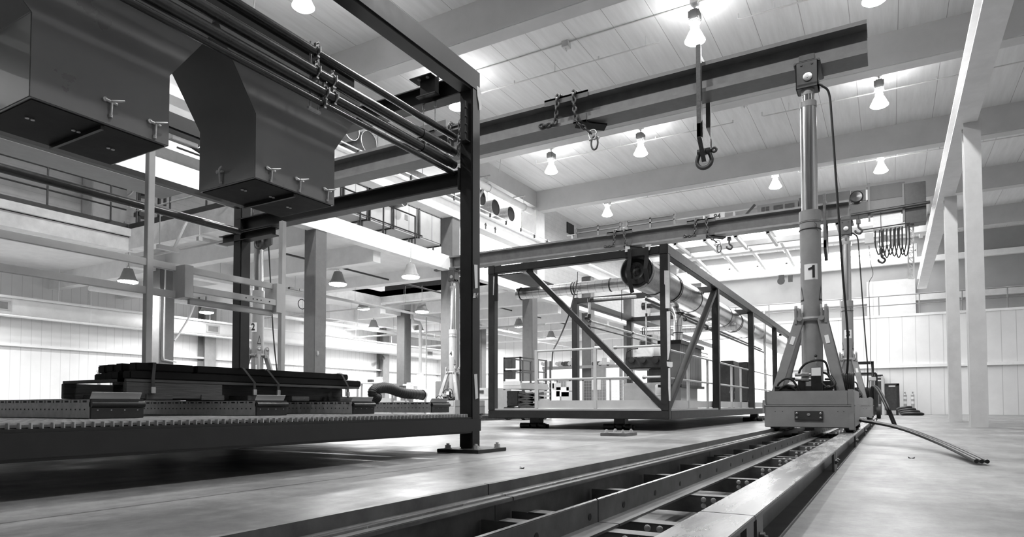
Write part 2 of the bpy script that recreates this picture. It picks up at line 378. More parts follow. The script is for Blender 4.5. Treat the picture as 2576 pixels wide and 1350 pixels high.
# concrete columns
def column(x, y, w, ztop, label, plinth=1.24, pw=.24, m=M_col, group=None, clip=True):
    t = thing('concrete_column', label, 'column', (x, y, 0), group)
    MB().box(x-w/2, x+w/2, y-w/2, y+w/2, 0, ztop).build('shaft', m, t, .015)
    if plinth: MB().box(x-w/2-pw/2, x+w/2+pw/2, y-w/2-pw/2, y+w/2+pw/2, 0, plinth).build('plinth', m, t, .02)
    return t
c1 = column(11.42, 12.2, .38, 6.46, 'grey rough concrete column in front of the low bay, just right of the sheet metal hopper')
pl = MB().box(11.30, 11.36, 12.003, 12.01, 1.68, 1.80).build('number_plate', M_grey, c1)
text('number', '15', .09, (11.33, 12.0, 1.74), (1,0,0), (0,0,1), M_offw, c1)
column(17.05, 12.15, .44, 6.46, 'grey concrete column rising behind the numbered 4 lifting jack')
column(22.4, 12.15, .44, 6.46, 'grey concrete column seen through the white handrail next to the scissor lift', 0)
column(28.1, 12.15, .46, 6.46, 'grey concrete column at the back, seen through the second module behind the handrail', 0)
column(33.6, 12.15, .46, 6.46, 'farthest grey concrete column of the row under the crane girder, near the bright door', 0)
column(11.25, 18.2, .44, 4.5, 'grey concrete column with conduit beyond the grating deck, left of the dark post', 1.1, .3)
column(16.9, 18.2, .40, 4.5, 'grey concrete column half hidden behind the big column with the 15 plate', 1.2)
column(22.1, 18.2, .44, 4.6, 'grey concrete column in the low bay between the big column and the jack numbered 4', 1.2, .16)
column(28.2, 18.2, .44, 4.6, 'grey concrete column deep in the low bay behind the scissor lift', 0)
for i, (x, lab) in enumerate(((17.1, 'grey steel wall post left of the dark module post'), (28.0, 'grey steel wall post carrying a small camera on the far left wall'), (5.7, 'grey steel wall post at the left edge of the low bay wall'))):
    tag(MB().ibeam((x, 24.55, 0), (x, 24.55, 4.98), .5, .5, .04, .03, up=(0,1,0)).build('wall_post', M_grey), lab, 'post')
for x, lab in ((-4.5, 'pale steel crane column on the right, behind the camera side'), (8, 'pale steel crane column on the right, nearest to the track'), (16.9, 'pale steel crane column on the right, middle one of the row'), (22.6, 'pale steel crane column on the right, farthest of the row')):
    tag(MB().ibeam((x, -1.6, 0), (x, -1.6, 6.46), .4, .3, .02, .02, up=(1,0,0)).build('wall_post', M_offw), lab, 'post', 'steel columns of the right crane runway')
# conduit and switch boxes on the left column
cc = MB().tube([(11.12, 17.9, 4.4), (11.12, 17.9, 1.9), (11.14, 17.9, 1.78), (11.5, 17.9, 1.74)], .02, 8).build('conduit', M_offw)
tag(cc, 'pale conduit running down the column beyond the deck and bending right', 'conduit')

# ---------------------------------------------------------------- high-bay lamps
def hb_lamp(x, y, label, z=9.0, lit=True, group='lit high bay lamps under the ceiling'):
    t = thing('high_bay_lamp', label, 'lamp', (x, y, z), group)
    MB().box(x-.09, x+.09, y-.09, y+.09, 9.88, 10.0).cyl((x,y,9.88), (x,y,9.8), .03).build('junction_box', M_offw, t, .01)
    MB().tube([(x, y, 9.82), (x+.03, y, 9.77), (x, y, 9.72)], .012, 8).ring((x, y, 9.80), (0,1,0), .035, .008, 12, 6).build('hook', M_galvd, t)
    b = MB().box(x-.15, x+.15, y-.11, y+.11, 9.45, 9.72).build('ballast_housing', M_ballast, t, .03)
    f = MB()
    for i in range(8): f.box(x-.13+.035*i, x-.12+.035*i, y-.125, y+.125, 9.52, 9.69)
    f.build('cooling_fin', M_ballast, b)
    MB().cyl((x,y,9.45), (x,y,9.33), .055).lathe((x,y,0), [(.1,9.45),(.13,9.43),(.1,9.41)]).build('neck', M_galvd, t)
    prof = [(.085,9.34),(.11,9.28),(.155,9.2),(.2,9.1),(.235,z+.02)]
    MB().tube([(x,y,h) for r_, h in prof], [r_ for r_, h in prof], 28, caps=False).build('reflector', M_prism, t)
    MB().ring((x,y,9.33), (0,0,1), .085, .02, 20, 8).build('socket_ring', mat('lamp_socket_glow', 1, .5, emit=4.), t)
    if lit:
        MB().lathe((x,y,0), [(.232,z+.03),(.238,z+.01),(.2,z-.02),(.1,z-.04),(.0,z-.045)], 28).build('lens', M_glow, t)
        lamp_light('lamp_down', (x, y, z-.06), LAMP_W, .4, parent=t)
        lamp_light('lamp_up', (x, y, 9.385), LAMP_UP, .44, 'AREA', t, up=True)
    else: MB().lathe((x,y,0), [(.232,z+.03),(.2,z-.02),(.1,z-.04),(.0,z-.045)], 28).build('lens', M_white, t)
    return t
LAMP_W, LAMP_UP = 100, 14
hb = [(9.65, 10.75, 'lit bell shaped ceiling lamp above the steel pipes at top left'),
      (21.2, 10.6, 'lit ceiling lamp nearest the ducts, left of two over the second header beam'),
      (21.2, 7.2, 'lit ceiling lamp hanging between the chain sling and the tall lifting bracket'),
      (15.55, .14, 'brightest lamp, cut by the top edge above the end of the header beam'),
      (21.15, .12, 'lit ceiling lamp right of the tall piston with bright halo'),
      (15.2, 3.82, 'ceiling lamp partly hidden behind the top of the tall lifting bracket'),
      (27.2, .15, 'ceiling lamp above the crane machinery at the far right'),
      (27.1, 3.75, 'ceiling lamp just above the louvred crane cabinet'),
      (27.3, 10.85, 'ceiling lamp far back above the left panels of the crane'),
      (15.2, 10.6, 'ceiling lamp seen beside the dark corner post of the near module'),
      (9.6, 3.8, 'ceiling lamp above the upper frame, just out of the top edge'),
      (9.6, .14, 'ceiling lamp over the track, out of the top edge')]
hb += [(3.8, .14, 'added unseen ceiling lamp over the near track, above the camera'), (3.8, 3.8, 'added ceiling lamp above the near edge of the grating deck, out of view'), (3.8, 7.2, 'added ceiling lamp above the hoppers, out of view'), (3.8, 10.7, 'added ceiling lamp left of the hoppers, out of view')]  # unseen row continuing the lamp grid, added to light the foreground
for x, y, lab in hb: hb_lamp(x, y, lab)
for x, y, lab in ((15.3, 7.2, 'bare ceiling outlet box without lamp above the chain sling'), (21.1, 3.8, 'bare ceiling outlet box without lamp between tall bracket and piston'), (27.2, 7.2, 'bare ceiling outlet box over the crane girder')):
    tag(MB().box(x-.1, x+.1, y-.09, y+.09, 9.84, 10).ring((x, y, 9.8), (0,1,0), .04, .01, 12, 6).build('outlet_box', M_offw, None, .01), lab, 'outlet box')
for i, x in enumerate((9.6, 15.3, 21.15, 27.2)):
    side = ('nearest the camera', 'second from the camera', 'third from the camera', 'farthest from the camera')[i]
    ye = 12.7 if i == 2 else 12.2
    tag(MB().tube([(x, -8.9, 9.975), (x, ye-.3, 9.975), (x, ye, 9.95), (x, ye+.1, 9.4)], .016, 8).build('ceiling_conduit', M_offw), 'pale conduit across the ceiling feeding the lamp row '+side, 'conduit')
    s = MB(); y = 11.6; x2 = x+.75
    for a, b in ((-8.9, 3.4), (4.3, 11.6)) if i % 2 == 0 else ((-8.9, 3.0), (4.9, 11.3)):
        s.tube([(x2, a, 9.72), (x2, b-.06, 9.72), (x2, b, 9.74), (x2, b, 9.86)], .018, 8)
        y = b
        while y > a: s.cyl((x2, y-.8, 9.72), (x2, y-.8, 9.985), .006, n=6); s.cyl((x2, y-2.1, 9.70), (x2, y-2.1, 9.80), .02, n=8); y -= 2.6
    tag(s.build('sprinkler_pipe', M_offw), 'thin sprinkler pipe hung below the ceiling beside the lamp row '+side, 'pipe')

# ---------------------------------------------------------------- low bay lamps, pipes and ducts
def low_lamp(x, y, z, label, r=.27):
    t = thing('low_bay_lamp', label, 'lamp', (x, y, z), 'hanging lamps in the low bay')
    MB().lathe((x,y,z), [(.0,.36),(.11,.36),(.12,.34),(.2,.1),(r,.02),(r-.02,.0)], 28).build('shade', M_grey, t)
    MB().ring((x,y,z+.4), (0,1,0), .04, .008, 12, 6).cyl((x,y,z+.42), (x,y, 4.98 if z < 4.4 else 10.0), .008).build('hanger', M_galvd, t)
    MB().lathe((x,y,z), [(r-.01,.02),(r-.03,-.03),(.1,-.06),(.0,-.065)], 28).build('lens', M_glow, t)
    lamp_light('lamp_down', (x, y, z-.08), LOW_W, .5, parent=t)
    return t
LOW_W = 105
for px, py, x, lab in ((322, 708, 10.3, 'lit hanging lamp at the far left behind the pale rack post'),
                    (850, 714, 14.0, 'lit hanging lamp right beside the big grey concrete column'),
                    (1033, 696, 14.6, 'lit hanging lamp between big column and dark post, higher of the two'),
                    (914, 776, 20.0, 'small lit lamp under the low bay ceiling, above the wall post'),
                    (918, 811, 24.5, 'distant lit lamp low behind the ceiling pipes in the low bay'),
                    (1055, 832, 27.0, 'distant lit lamp left of the jack numbered 4'),
                    (1297, 873, 34.0, 'distant white lamp above the scissor lift'),
                    (1305, 820, 27.5, 'distant lit lamp seen inside the second module at its left post'),
                    (1715, 690, 33.0, 'distant lamp below the crane brackets behind the second module'),
                    (2225, 612, 33.0, 'distant lamp glowing behind the hanging cable loops')):
    p = P(px, py, x=x); low_lamp(p.x, p.y, p.z, lab)
for i, (x, y, lab) in enumerate(((3.5, 20.5, 'left of the frame in the low bay'), (7.5, 22.3, 'over the workbench at far left'), (15.5, 22.3, 'close to the wall, hidden by the big column'), (19.5, 15.2, 'behind the big column'), (22.5, 20.3, 'beyond the mid column'), (30.5, 15.3, 'behind the scissor lift'), (36.5, 15.3, 'near the end wall'), (31.5, 21.3, 'beside the office wall'), (36.5, 20.8, 'at the end of the low bay'))):
    low_lamp(x, y, 4.0, 'added low bay fill lamp '+lab)  # extra fill lamps, added to brighten the low bay
def pipe_run(name, pts, r, m, label, cat, hang=None, n=10):
    mb = MB().tube(pts, r, n)
    if hang:
        a, b = Vector(pts[0]), Vector(pts[-1]); k = int((b-a).length/hang)
        for i in range(1, k+1):
            c = a.lerp(b, i/(k+1)); mb.cyl(c, (c.x, c.y, 4.97), .006, n=6)
    return tag(mb.build(name, m), label, cat)
pipe_run('ceiling_pipe', [(9, 16.2, 4.1), (33, 16.2, 4.1)], .05, M_offw, 'long pale pipe with couplings under the low bay ceiling', 'pipe', 2.8)
pipe_run('ceiling_pipe', [(10.4, 20.5, 3.95), (33, 20.5, 3.95)], .07, M_white, 'thick white pipe deep in the low bay below the ceiling', 'pipe', 3)
pipe_run('ceiling_pipe', [(8, 22.8, 3.75), (32, 22.8, 3.75)], .04, M_white, 'thin white pipe near the left wall below the ceiling', 'pipe', 3)
pipe_run('ceiling_pipe', [(12, 14.6, 4.72), (33, 14.6, 4.72)], .03, M_dark, 'thin dark sprinkler pipe close under the mezzanine', 'pipe', 3.4)
pipe_run('ceiling_pipe', [(9.6, 17.0, 4.25), (9.6, 12.6, 4.25)], .028, M_offw, 'pale pipe across the underside of the mezzanine beam at left', 'pipe')
pipe_run('ceiling_pipe', [(24.4, 12.5, 3.9), (24.4, 23.5, 3.9)], .04, M_offw, 'pale cross pipe in the low bay ahead of the wall post', 'pipe', 3)
pipe_run('ceiling_pipe', [(19.2, 13, 4.3), (19.2, 24, 4.3)], .03, M_offw, 'slim cross pipe in the low bay left of the numbered jack', 'pipe', 3)
pipe_run('ceiling_pipe', [(30.0, 12.5, 3.9), (30.0, 24.3, 3.9)], .05, M_white, 'white cross pipe at the far end of the low bay', 'pipe', 3)
for y, z, x0, x1, lab in ((24.2, 3.35, 6, 18.5, 'long white rectangular air duct along the left wall behind the pale rack'), (24.2, 3.35, 19, 33, 'long white rectangular air duct along the left wall right of the big column')):
    t = thing('air_duct', lab, 'duct', (x0, y, z))
    MB().box(x0, x1, y-.3, y+.3, z, z+.5).build('duct_body', M_white, t, .02)
    for gx in (x0+3.5, x1-1.6):
        g = MB().box(gx-.3, gx+.3, y-.34, y-.3, z+.1, z+.42).build('air_grille', M_offw, t)
        MB().box(gx-.22, gx+.22, y-.345, y-.335, z+.15, z+.37).build('louvre', M_grey, g)
    for hx in (x0+1, (x0+x1)/2, x1-1): MB().cyl((hx, y, z+.5), (hx, y, 4.98), .01, n=6).build('hanger_rod', M_galvd, t)
pipe_run('light_rail', [(8, 22.2, 3.1), (18, 22.2, 3.1)], .035, M_white, 'white rail hung below the air duct at left', 'rail', 4)
t = thing('security_camera', 'small dark camera on the far wall post', 'camera', (27.6, 24.2, 3.1))
MB().box(27.7, 27.8, 24.2, 24.35, 3.05, 3.2).cyl((27.7, 24.25, 3.1), (27.35, 24.1, 3.05), .07).build('camera_body', M_dark, t)
MB().lathe((27.35, 24.1, 3.05), [(.08, 0), (.09, .05)], 16, axis=(-.9, -.4, -.1)).build('lens_hood', M_black, t)
q = P(757, 765, y=18.0); tag(MB().ring((q.x, 17.95, q.z), (0,1,0), .17, .014, 28, 8).box(q.x+.1, q.x+.5, 17.93, 17.97, q.z+.1, q.z+.13).build('wire_coil', M_dark), 'coil of dark wire hung left of the big grey column', 'wire')
a, b = P(727, 721, y=14), P(761, 733, y=14); tag(MB().box(a.x, b.x, 13.96, 14.04, b.z, a.z).lathe((b.x-.1, 13.95, (a.z+b.z)/2), [(.04,0),(.04,.02)], 12, axis=(0,1,0)).build('dark_bracket', M_dark), 'short dark bracket bar between the pale post and the big column', 'bracket')
tag(MB().tube(smooth([P(492, 757, y=18.3), P(478, 793, y=18.3), P(455, 832, y=18.2), P(438, 856, y=18.1)], 6), .03, 8).build('white_cable', M_white), 'white cable sagging down to the left concrete column', 'cable')
for px0, py0, px1, py1, lab in ((396, 622, 448, 636, 'pale strut channel under the mezzanine beam, left'), (497, 602, 570, 622, 'pale strut channel under the mezzanine, right')):
    a, b = P(px0, py0, y=14.5), P(px1, py1, y=14.5); tag(MB().box(a.x, b.x, 14.45, 14.55, b.z, b.z+.1).bar((b.x-.1, 14.5, b.z+.1), ((a.x+b.x)/2+.5, 14.5, 4.98), .05, .05).cyl((a.x+.05, 14.5, b.z+.1), (a.x+.05, 14.5, 4.98), .012, n=6).build('strut_channel', M_offw), lab, 'channel')
# down pipe beside the concrete column in the low bay
t = thing('rain_pipe', 'white vertical down pipe with elbow beside the mid column of the low bay', 'pipe', (22.4, 17.85, 0))
MB().tube([(22.2, 17.85, 4.9), (22.2, 17.85, 4.25), (22.3, 17.82, 4.12), (22.62, 17.78, 4.1), (22.68, 17.76, 4.0), (22.68, 17.76, 1.9)], .07, 12).build('upper_pipe', M_offw, t)
MB().cyl((22.68, 17.76, 0), (22.68, 17.76, 1.85), .15).build('lower_casing', M_white, t)
MB().cyl((23.1, 17.76, 0), (23.1, 17.76, 4.5), .025).build('conduit', M_galvd, t)
# ================================================================ NEAR MODULE (dark steel frame at left)
C1X, C1Y, S6 = 5.385, 3.574, .152
F1 = thing('module_frame', 'near dark steel module frame with grating deck and bolted foot, cut by the left edge', 'steel frame', (C1X, C1Y, 0))
def bolt(x, y, z, parent, r=.021):
    MB().lathe((x,y,z), [(r*1.7, 0), (r*1.7, .006), (r*1.2,.006)], 16).cyl((x,y,z+.006), (x,y,z+.036), r*1.35, n=6).cyl((x,y,z+.036), (x,y,z+.052), r*.75, n=10).build('anchor_bolt', M_galvd, parent)
pl = MB().box(5.195, 5.725, 3.38, 3.86, 0, .034).build('base_plate', M_steel2, F1, .004)
for x, y in ((5.27, 3.45), (5.27, 3.78), (5.66, 3.45), (5.66, 3.78)): bolt(x, y, .034, pl)
MB().box(C1X, C1X+S6, C1Y, C1Y+S6, .034, 3.66).build('column', M_steel, F1, .012)
MB().box(5.385, 5.537, 7.08, 7.232, .034, 3.66).build('column', M_steel, F1, .012)
MB().box(5.195, 5.725, 6.9, 7.4, 0, .034).build('base_plate', M_steel2, F1, .004)
MB().box(-1.8, C1X+S6+.012, C1Y-.012, C1Y+S6-.005, .185, .343).build('bottom_beam', M_steel, F1, .018)
MB().box(-1.8, C1X+S6, 7.08, 7.232, .185, .343).build('bottom_beam', M_steel, F1, .018)
MB().box(C1X+.004, C1X+S6-.004, C1Y+S6-.01, 7.09, .185, .343).build('bottom_cross_beam', M_steel, F1, .01)
MB().box(-1.8, C1X+S6, C1Y-.005, C1Y+S6+.02, 3.63, 3.865).build('top_beam', M_steel, F1, .02)
MB().box(-1.8, C1X+S6, 7.07, 7.235, 3.63, 3.83).build('top_beam', M_steel, F1, .02)
MB().ibeam((C1X+.076, C1Y+.15, 3.715), (C1X+.076, 7.09, 3.715), .19, .152, .012, .02).build('top_cross_beam', M_steel, F1)
xb = MB().ibeam((C1X+.076, C1Y+.15, 2.752), (C1X+.076, 7.2, 2.752), .17, .152, .014, .012).build('middle_cross_beam', M_steel, F1)
MB().box(C1X-.02, C1X+.17, C1Y+.152, C1Y+.165, 2.63, 2.86).build('end_plate', M_steel2, F1, .004)
# short bracket beam passing the far column
MB().ibeam((C1X+.05, 6.5, 2.60), (C1X+.05, 7.5, 2.60), .1, .13, .01, .01).build('stub_beam', M_steel, F1)
MB().tube([(-1.5, 7.0, 2.63), (5.30, 7.0, 2.63)], .045, 14).build('middle_rail', M_pipe, F1)
MB().box(-1.5, 5.3, 6.96, 7.04, 2.92, 2.98).build('upper_rail', M_steel, F1)
# bolted angle on the column, gusset and hanger plates at the head
g = MB().box(C1X-.008, C1X, C1Y+.05, C1Y+.115, 3.13, 3.50).box(C1X-.07, C1X, C1Y+.044, C1Y+.05, 3.1, 3.50).box(C1X-.075, C1X, C1Y+.02, C1Y+.115, 3.09, 3.10).build('bolted_angle', M_steel2, F1, .002)
h = MB()
for z in (3.18, 3.26, 3.34, 3.43): h.cyl((C1X-.07, C1Y+.043, z), (C1X-.07+.03, C1Y+.0425, z), .008); h.lathe((C1X-.035, C1Y+.044, z), [(.012, 0), (.012, -.004)], 12, axis=(0,1,0))
h.build('bolt_hole', M_ink, g)
g = MB().box(C1X-.10, C1X+.06, 4.02, 4.30, 3.86, 3.872).box(C1X-.02, C1X-.008, 3.98, 4.22, 3.66, 3.86).box(C1X-.09, C1X-.01, 3.97, 4.22, 3.655, 3.67).build('hanger_plate', M_steel2, F1, .003)
for y in (4.09, 4.2): MB().lathe((C1X-.06, y, 3.86), [(.018, 0), (.018, -.012)], 12).build('bolt', M_galvd, g)
for y, n in ((4.20, 0), (4.05, 1)):
    MB().cyl((C1X+.02, y, 3.62), (C1X+.02, y, 3.28), .006, n=8).cyl((C1X+.02, y, 3.62), (C1X+.02, y, 3.57), .014, n=8).build('hanger_rod', M_galvd, F1)
MB().box(C1X-.04, C1X+.08, 4.00, 4.08, 3.275, 3.285).tube([(C1X+.02, 4.28, 3.27), (C1X+.02, 4.22, 3.20), (C1X+.02, 4.13, 3.19), (C1X+.02, 4.07, 3.24)], .02, 8).build('pipe_saddle', M_black, F1)
# tapes left on the corner column
def tape(name, pts, parent, m=M_tape):     # quads on the -Y face
    y = C1Y-.0055
    return MB().add([(x, y-(i % 2)*.002, z) for i, (x, z) in enumerate(pts)] + [(x, y+.003, z) for x, z in pts], [tuple(range(len(pts))), tuple(range(2*len(pts)-1, len(pts)-1, -1))]+[((i+1)%len(pts), i, i+len(pts), (i+1)%len(pts)+len(pts)) for i in range(len(pts))]).build(name, m, parent)
def pz(px, py): v = P(px, py, y=C1Y-.006); return (v.x, v.z)
tape('tape_strip', [pz(1200,216), pz(1206,220), pz(1211,236), pz(1208,250), pz(1212,262), pz(1210,276), pz(1206,277), pz(1205,262), pz(1201,240)], F1)
tape('tape_strip', [pz(1193,665), pz(1201,666), pz(1202,724), pz(1195,725)], F1)
tape('tape_strip', [pz(1193,941), pz(1200,940), pz(1203,1001), pz(1196,1004)], F1)
tp = tape('tape_tag', [pz(1192,737), pz(1203,736), pz(1202,748), pz(1190,749)], F1, M_offw)
# grating deck
gr = MB(); x = -1.6
while x < 5.33: gr.box(x, x+.006, C1Y+.006, 7.09, .343, .372); x += .048
dk = gr.build('deck_grating', M_galvd, F1)
gr = MB(); y = C1Y+.03
while y < 7.08: gr.box(-1.6, 5.34, y, y+.006, .362, .373); y += .10
gr.build('grating_cross_rod', M_galvd, F1); 
MB().box(-1.6, 5.34, C1Y+.04, 7.09, .343, .349).build('deck_underlay', M_dark, F1)
gr = MB()
for x in (-.9, .3, 1.5, 2.7, 3.9): gr.box(x, x+.08, C1Y+.14, 7.08, .2, .342)
gr.build('deck_joist', M_steel, F1)
text('stencil', '5', .07, (P(1197, 743, y=C1Y).x, C1Y-.012, P(1197, 743, y=C1Y).z), (1,0,0), (0,0,1), M_ink, F1, .001)

# ---------------------------------------------------------------- the four pipes beside the hoppers
PY = 3.80
pz_ = lambda px, py: P(px, py, y=PY).z
pipes = [('uppermost slim black pipe running down to the corner post', pz_(1090, 312), .032, 'a'),
         ('thick black pipe, second from the top, beside the hoppers', pz_(1070, 341), .043, 'b'),
         ('thick black pipe, third from the top, beside the hoppers', pz_(1080, 380), .043, 'c'),
         ('lowest and thinnest black pipe along the hopper panels', pz_(1070, 398), .023, 'd')]
clx = {'a': [P(795, 133, y=PY).x], 'b': [P(793, 174, y=PY).x, P(834, 195, y=PY).x], 'c': [P(815, 228, y=PY).x, P(838, 240, y=PY).x], 'd': [P(812, 253, y=PY).x]}
for lab, z, r, k in pipes:
    t = thing('steel_pipe', lab, 'pipe', (5.3, PY, z), 'black pipes beside the hoppers')
    MB().tube([(-1.8, PY, z), (C1X+.01, PY, z)], r, 20).build('pipe_wall', M_pipe, t)
    if k in 'bc': MB().tube([(4.85, PY, z), (C1X-.1, PY, z)], r+.006, 20).build('sleeve', M_black, t)
    for x in clx[k]:
        c = MB().ring((x, PY, z), (1,0,0), r+.004, .007, 24, 8).box(x-.012, x+.012, PY-.012, PY+.012, z+r, z+r+.035).box(x-.012, x+.012, PY-.03, PY+.03, z-r-.018, z-r-.004)
        c.cyl((x, PY-r-.014, z-.02), (x, PY-r-.014, z+.03), .007, n=8).cyl((x, PY+.01, z+r+.02), (x, PY-.03, z+r+.035), .006, n=8)
        c.build('pipe_clamp', M_galv, t)
# hanger strut tying the clamps
hz0, hz1 = pipes[3][1], pipes[0][1]
tag(MB().cyl((clx['a'][0]+.0, PY+.06, hz0-.05), (clx['a'][0], PY+.06, hz1+.1), .008).cyl((clx['c'][0], PY+.065, hz0-.05), (clx['c'][0], PY+.065, hz1), .008).box(clx['a'][0]-.02, clx['c'][0]+.02, PY+.05, PY+.075, hz0-.06, hz0-.04).build('hanger_bracket', M_galvd), 'small galvanized bracket behind the clamps of the four black pipes', 'bracket')

# ---------------------------------------------------------------- sheet metal hoppers
HY0 = 4.10; HY1 = P(500, 482, x=3.232).y
ztop = 3.20
def latch(x, y, z, parent, ax):        # toggle clamp with rod, on the -Y face (ax='y') or the -X face (ax='x')
    o = (lambda a, b, c: (x+a, y-b, z+c)) if ax == 'y' else (lambda a, b, c: (x-b, y-a, z+c))
    l = MB().tube([o(0,.012,-.06), o(0,.02,.02)], .007, 8).tube([o(-.035,.012,.03), o(.035,.014,.022)], .009, 8).tube([o(.0,.02,.028), o(.03,.04,.035), o(.062,.045,.048)], [.009,.008,.005], 8)
    l.lathe(o(0,.005,-.068), [(.012,0),(.012,.018)], 12, axis=(0,0,1)).lathe(o(-.035,.004,.03), [(.014,0),(.014,.012)], 12, axis=(0,-1,0) if ax == 'y' else (-1,0,0))
    l.build('toggle_clamp', M_galvd, parent)
def hopper(x0, x1, z0, zk, lab, left, right):
    t = thing('sheet_metal_hopper', lab, 'hopper', ((x0+x1)/2, (HY0+HY1)/2, z0), 'sheet metal hoppers hung in the near module')
    poly = [(x0,z0),(x1,z0),(x1,zk)]+right+left+[(x0,zk)]
    body = MB().prism_y(poly, HY0, HY1).build('hopper_body', M_hopper, t, .004)
    MB().box(x0+.02, x1-.02, HY0+.02, HY1-.02, z0-.006, z0+.001).build('bottom_cover', M_tubes, t)
    s = MB().box((x0+x1)/2-.01, (x0+x1)/2+.01, HY0+.03, HY1-.03, z0-.03, z0-.004).build('stiffener', M_steel, t)
    for bx, by in ((x0+.12, HY0+.3), (x0+.35, HY0+.25), (x1-.2, HY0+.35)):
        MB().lathe((bx, by, z0-.004), [(.012,0),(.012,-.008)], 8).lathe((bx+.03, by, z0-.004), [(.012,0),(.012,-.008)], 8).build('bolt', M_galvd, t)
    return t
h2 = hopper(3.232, 4.045, 2.168, 2.652, 'grey flared sheet metal hopper with toggle clamps, whole, in the middle of the near module', [(2.90, ztop), (2.985, 3.03)], [(4.30, 3.02), (4.36, ztop)])
h1 = hopper(1.745, 2.557, 2.168, 2.645, 'grey sheet metal hopper cut by the left edge, darker underside showing', [(1.2, ztop)], [(2.83, 3.03), (2.87, ztop)])
for px, py in ((680, 436), (752, 462), (822, 487)): v = P(px, py, y=HY0); latch(v.x, HY0, v.z, h2, 'y')
v = P(557, 441, x=3.232); latch(3.232, v.y, v.z, h2, 'x')
for px, py in ((388, 322), (277, 268)): v = P(px, py, y=HY0); latch(v.x, HY0, v.z, h1, 'y')
zp = P(930, 236, y=4.3).z
t = thing('plenum_box', 'long black plenum above the hoppers, hidden mostly by the pipes', 'duct', (2, 4.6, ztop))
MB().box(-1.8, 4.38, 4.2, HY1, ztop+.002, zp).build('plenum_body', M_tubes, t, .004)
MB().box(-1.8, 4.42, 4.16, HY1+.04, zp, zp+.03).build('cover_flange', M_steel, t)

# ---------------------------------------------------------------- perforated joist trays on the deck
def tray(px0, px1, yn, lab, yl=2.75, h=.125):
    zt = .374; x0 = P(px0, 1020, y=yn).x; x1 = P(px1, 1020, y=yn).x
    t = thing('perforated_tray', lab, 'tray', ((x0+x1)/2, yn, zt), 'perforated steel trays lying on the grating')
    b = MB().box(x0, x0+.003, yn+.012, yn+yl, zt, zt+h).box(x1-.003, x1, yn+.012, yn+yl, zt, zt+h).box(x0, x1, yn+.012, yn+yl, zt+h-.003, zt+h).box(x0, x1, yn+.02, yn+yl, zt, zt+.003).build('tray_channel', M_tray, t)
    hl = MB(); y = yn+.07; k = 0
    while y < yn+yl-.03:
        hl.box(x0-.0012, x0+.0005, y-.006, y+.006, zt+h*.42, zt+h*.42+.010)
        if k % 2 == 0: hl.box(x0-.0012, x0+.0005, y-.022, y+.022, zt+h*.82, zt+h*.92)
        else: hl.box(x0-.0012, x0+.0005, y-.004, y+.004, zt+h*.8, zt+h*.94)
        y += .055; k += 1
    hl.build('perforation', M_ink, b)['kind'] = 'stuff'
    MB().box(x0, x1, yn, yn+.014, zt, zt+h).build('end_cap', M_black, t, .003)
    MB().tube([(x0, yn-.002, zt+h*.72), (x1, yn-.002, zt+h*.72)], h*.17, 12).build('rolled_edge', M_black, t)
    cx = MB(); n = 4
    for i in range(n): cx.box(x0+(i+.5)*(x1-x0)/n-.004, x0+(i+.5)*(x1-x0)/n+.004, yn-.002, yn, zt+h*.4, zt+h*.46)
    cx.build('rivet', M_galv, t)
    MB().bar((x0+.01, yn+.02, zt+h+.022), (x1-.01, yn+.02, zt+h+.022), .05, .004, up=(0,.85,.5)).build('lip_plate', M_offw, t, .001)
    return t, x0, x1
tr = [tray(228, 362, 4.35, 'perforated tray at the left edge of the deck, with glossy black rolled end'),
      tray(645, 722, 4.45, 'perforated tray with black end and pale lip, in the middle of the deck'),
      tray(888, 942, 4.55, 'perforated tray ending beside the black flexible hose'),
      tray(1086, 1130, 4.7, 'perforated tray nearest the corner post under the hose')]
# ---------------------------------------------------------------- load of tubes on timber
zl = .374+.125+.004
t = thing('timber_crate', 'long low timber crate with cut feet carrying the dark tubes on the deck', 'crate', (4, 5.1, zl))
LY = 5.0
X = lambda px, y=LY: P(px, 960, y=y).x
Z = lambda px, py, y=LY: P(px, py, y=y).z
xl, xm, xr = X(317), X(560), X(905)
zc0, zc1 = zl, Z(600, 968)
MB().box(xl, xm, LY, LY+.04, zc0+.01, zc1).build('side_board', M_wood, t, .004)
MB().box(xm, xr, LY+.25, LY+.29, zc0+.01, zc1).build('side_board', M_wood, t, .004)
MB().box(xl, xr, LY+.9, LY+.94, zc0+.01, zc1).build('side_board', M_wood, t, .004)
s = MB()
for i in range(7): a = xl+(xr-xl)*i/6.3; s.box(a, a+.1, LY+.02, LY+.92, zc1, zc1+.022)
s.box(xl, xr, LY, LY+.12, zc1, zc1+.022)
s.build('top_slat', M_wood, t, .002)
s = MB()
for a in (xl+.15, xl+.62, xm+.25, xm+.75, xr-.3): s.box(a, a+.22, LY-.01, LY+.9, zc0, zc0+.045)
s.build('crate_foot', M_wood, t, .004)
za, zb = Z(600, 959)+.0, Z(600, 943)
zd, ze = Z(600, 941), Z(600, 925)
def rect_tube(x0, x1, y, z0, z1, lab, m=M_tubes):
    return tag(MB().box(x0, x1, y, y+.1, z0, z1).build('steel_tube', m, None, .008), lab, 'steel tube', 'dark square tubes strapped on the crate')
zb0 = zc1+.024
rect_tube(X(330), X(912), LY+.02, zb0, zb0+.062, 'front dark square tube in the lower layer, sticking out furthest right')
for i, y in enumerate((.2, .38, .56, .74)): rect_tube(X(335)+.05*i, X(900), LY+y, zb0, zb0+.062, ('second', 'third', 'fourth', 'rearmost')[i]+' dark square tube from the front in the lower layer')
z1 = zb0+.067
rect_tube(X(350), X(497), LY+.05, z1, z1+.062, 'short dark square tube on top of the load at left')
rect_tube(X(504), X(885), LY+.05, z1, z1+.062, 'long dark square tube on top of the load, front row')
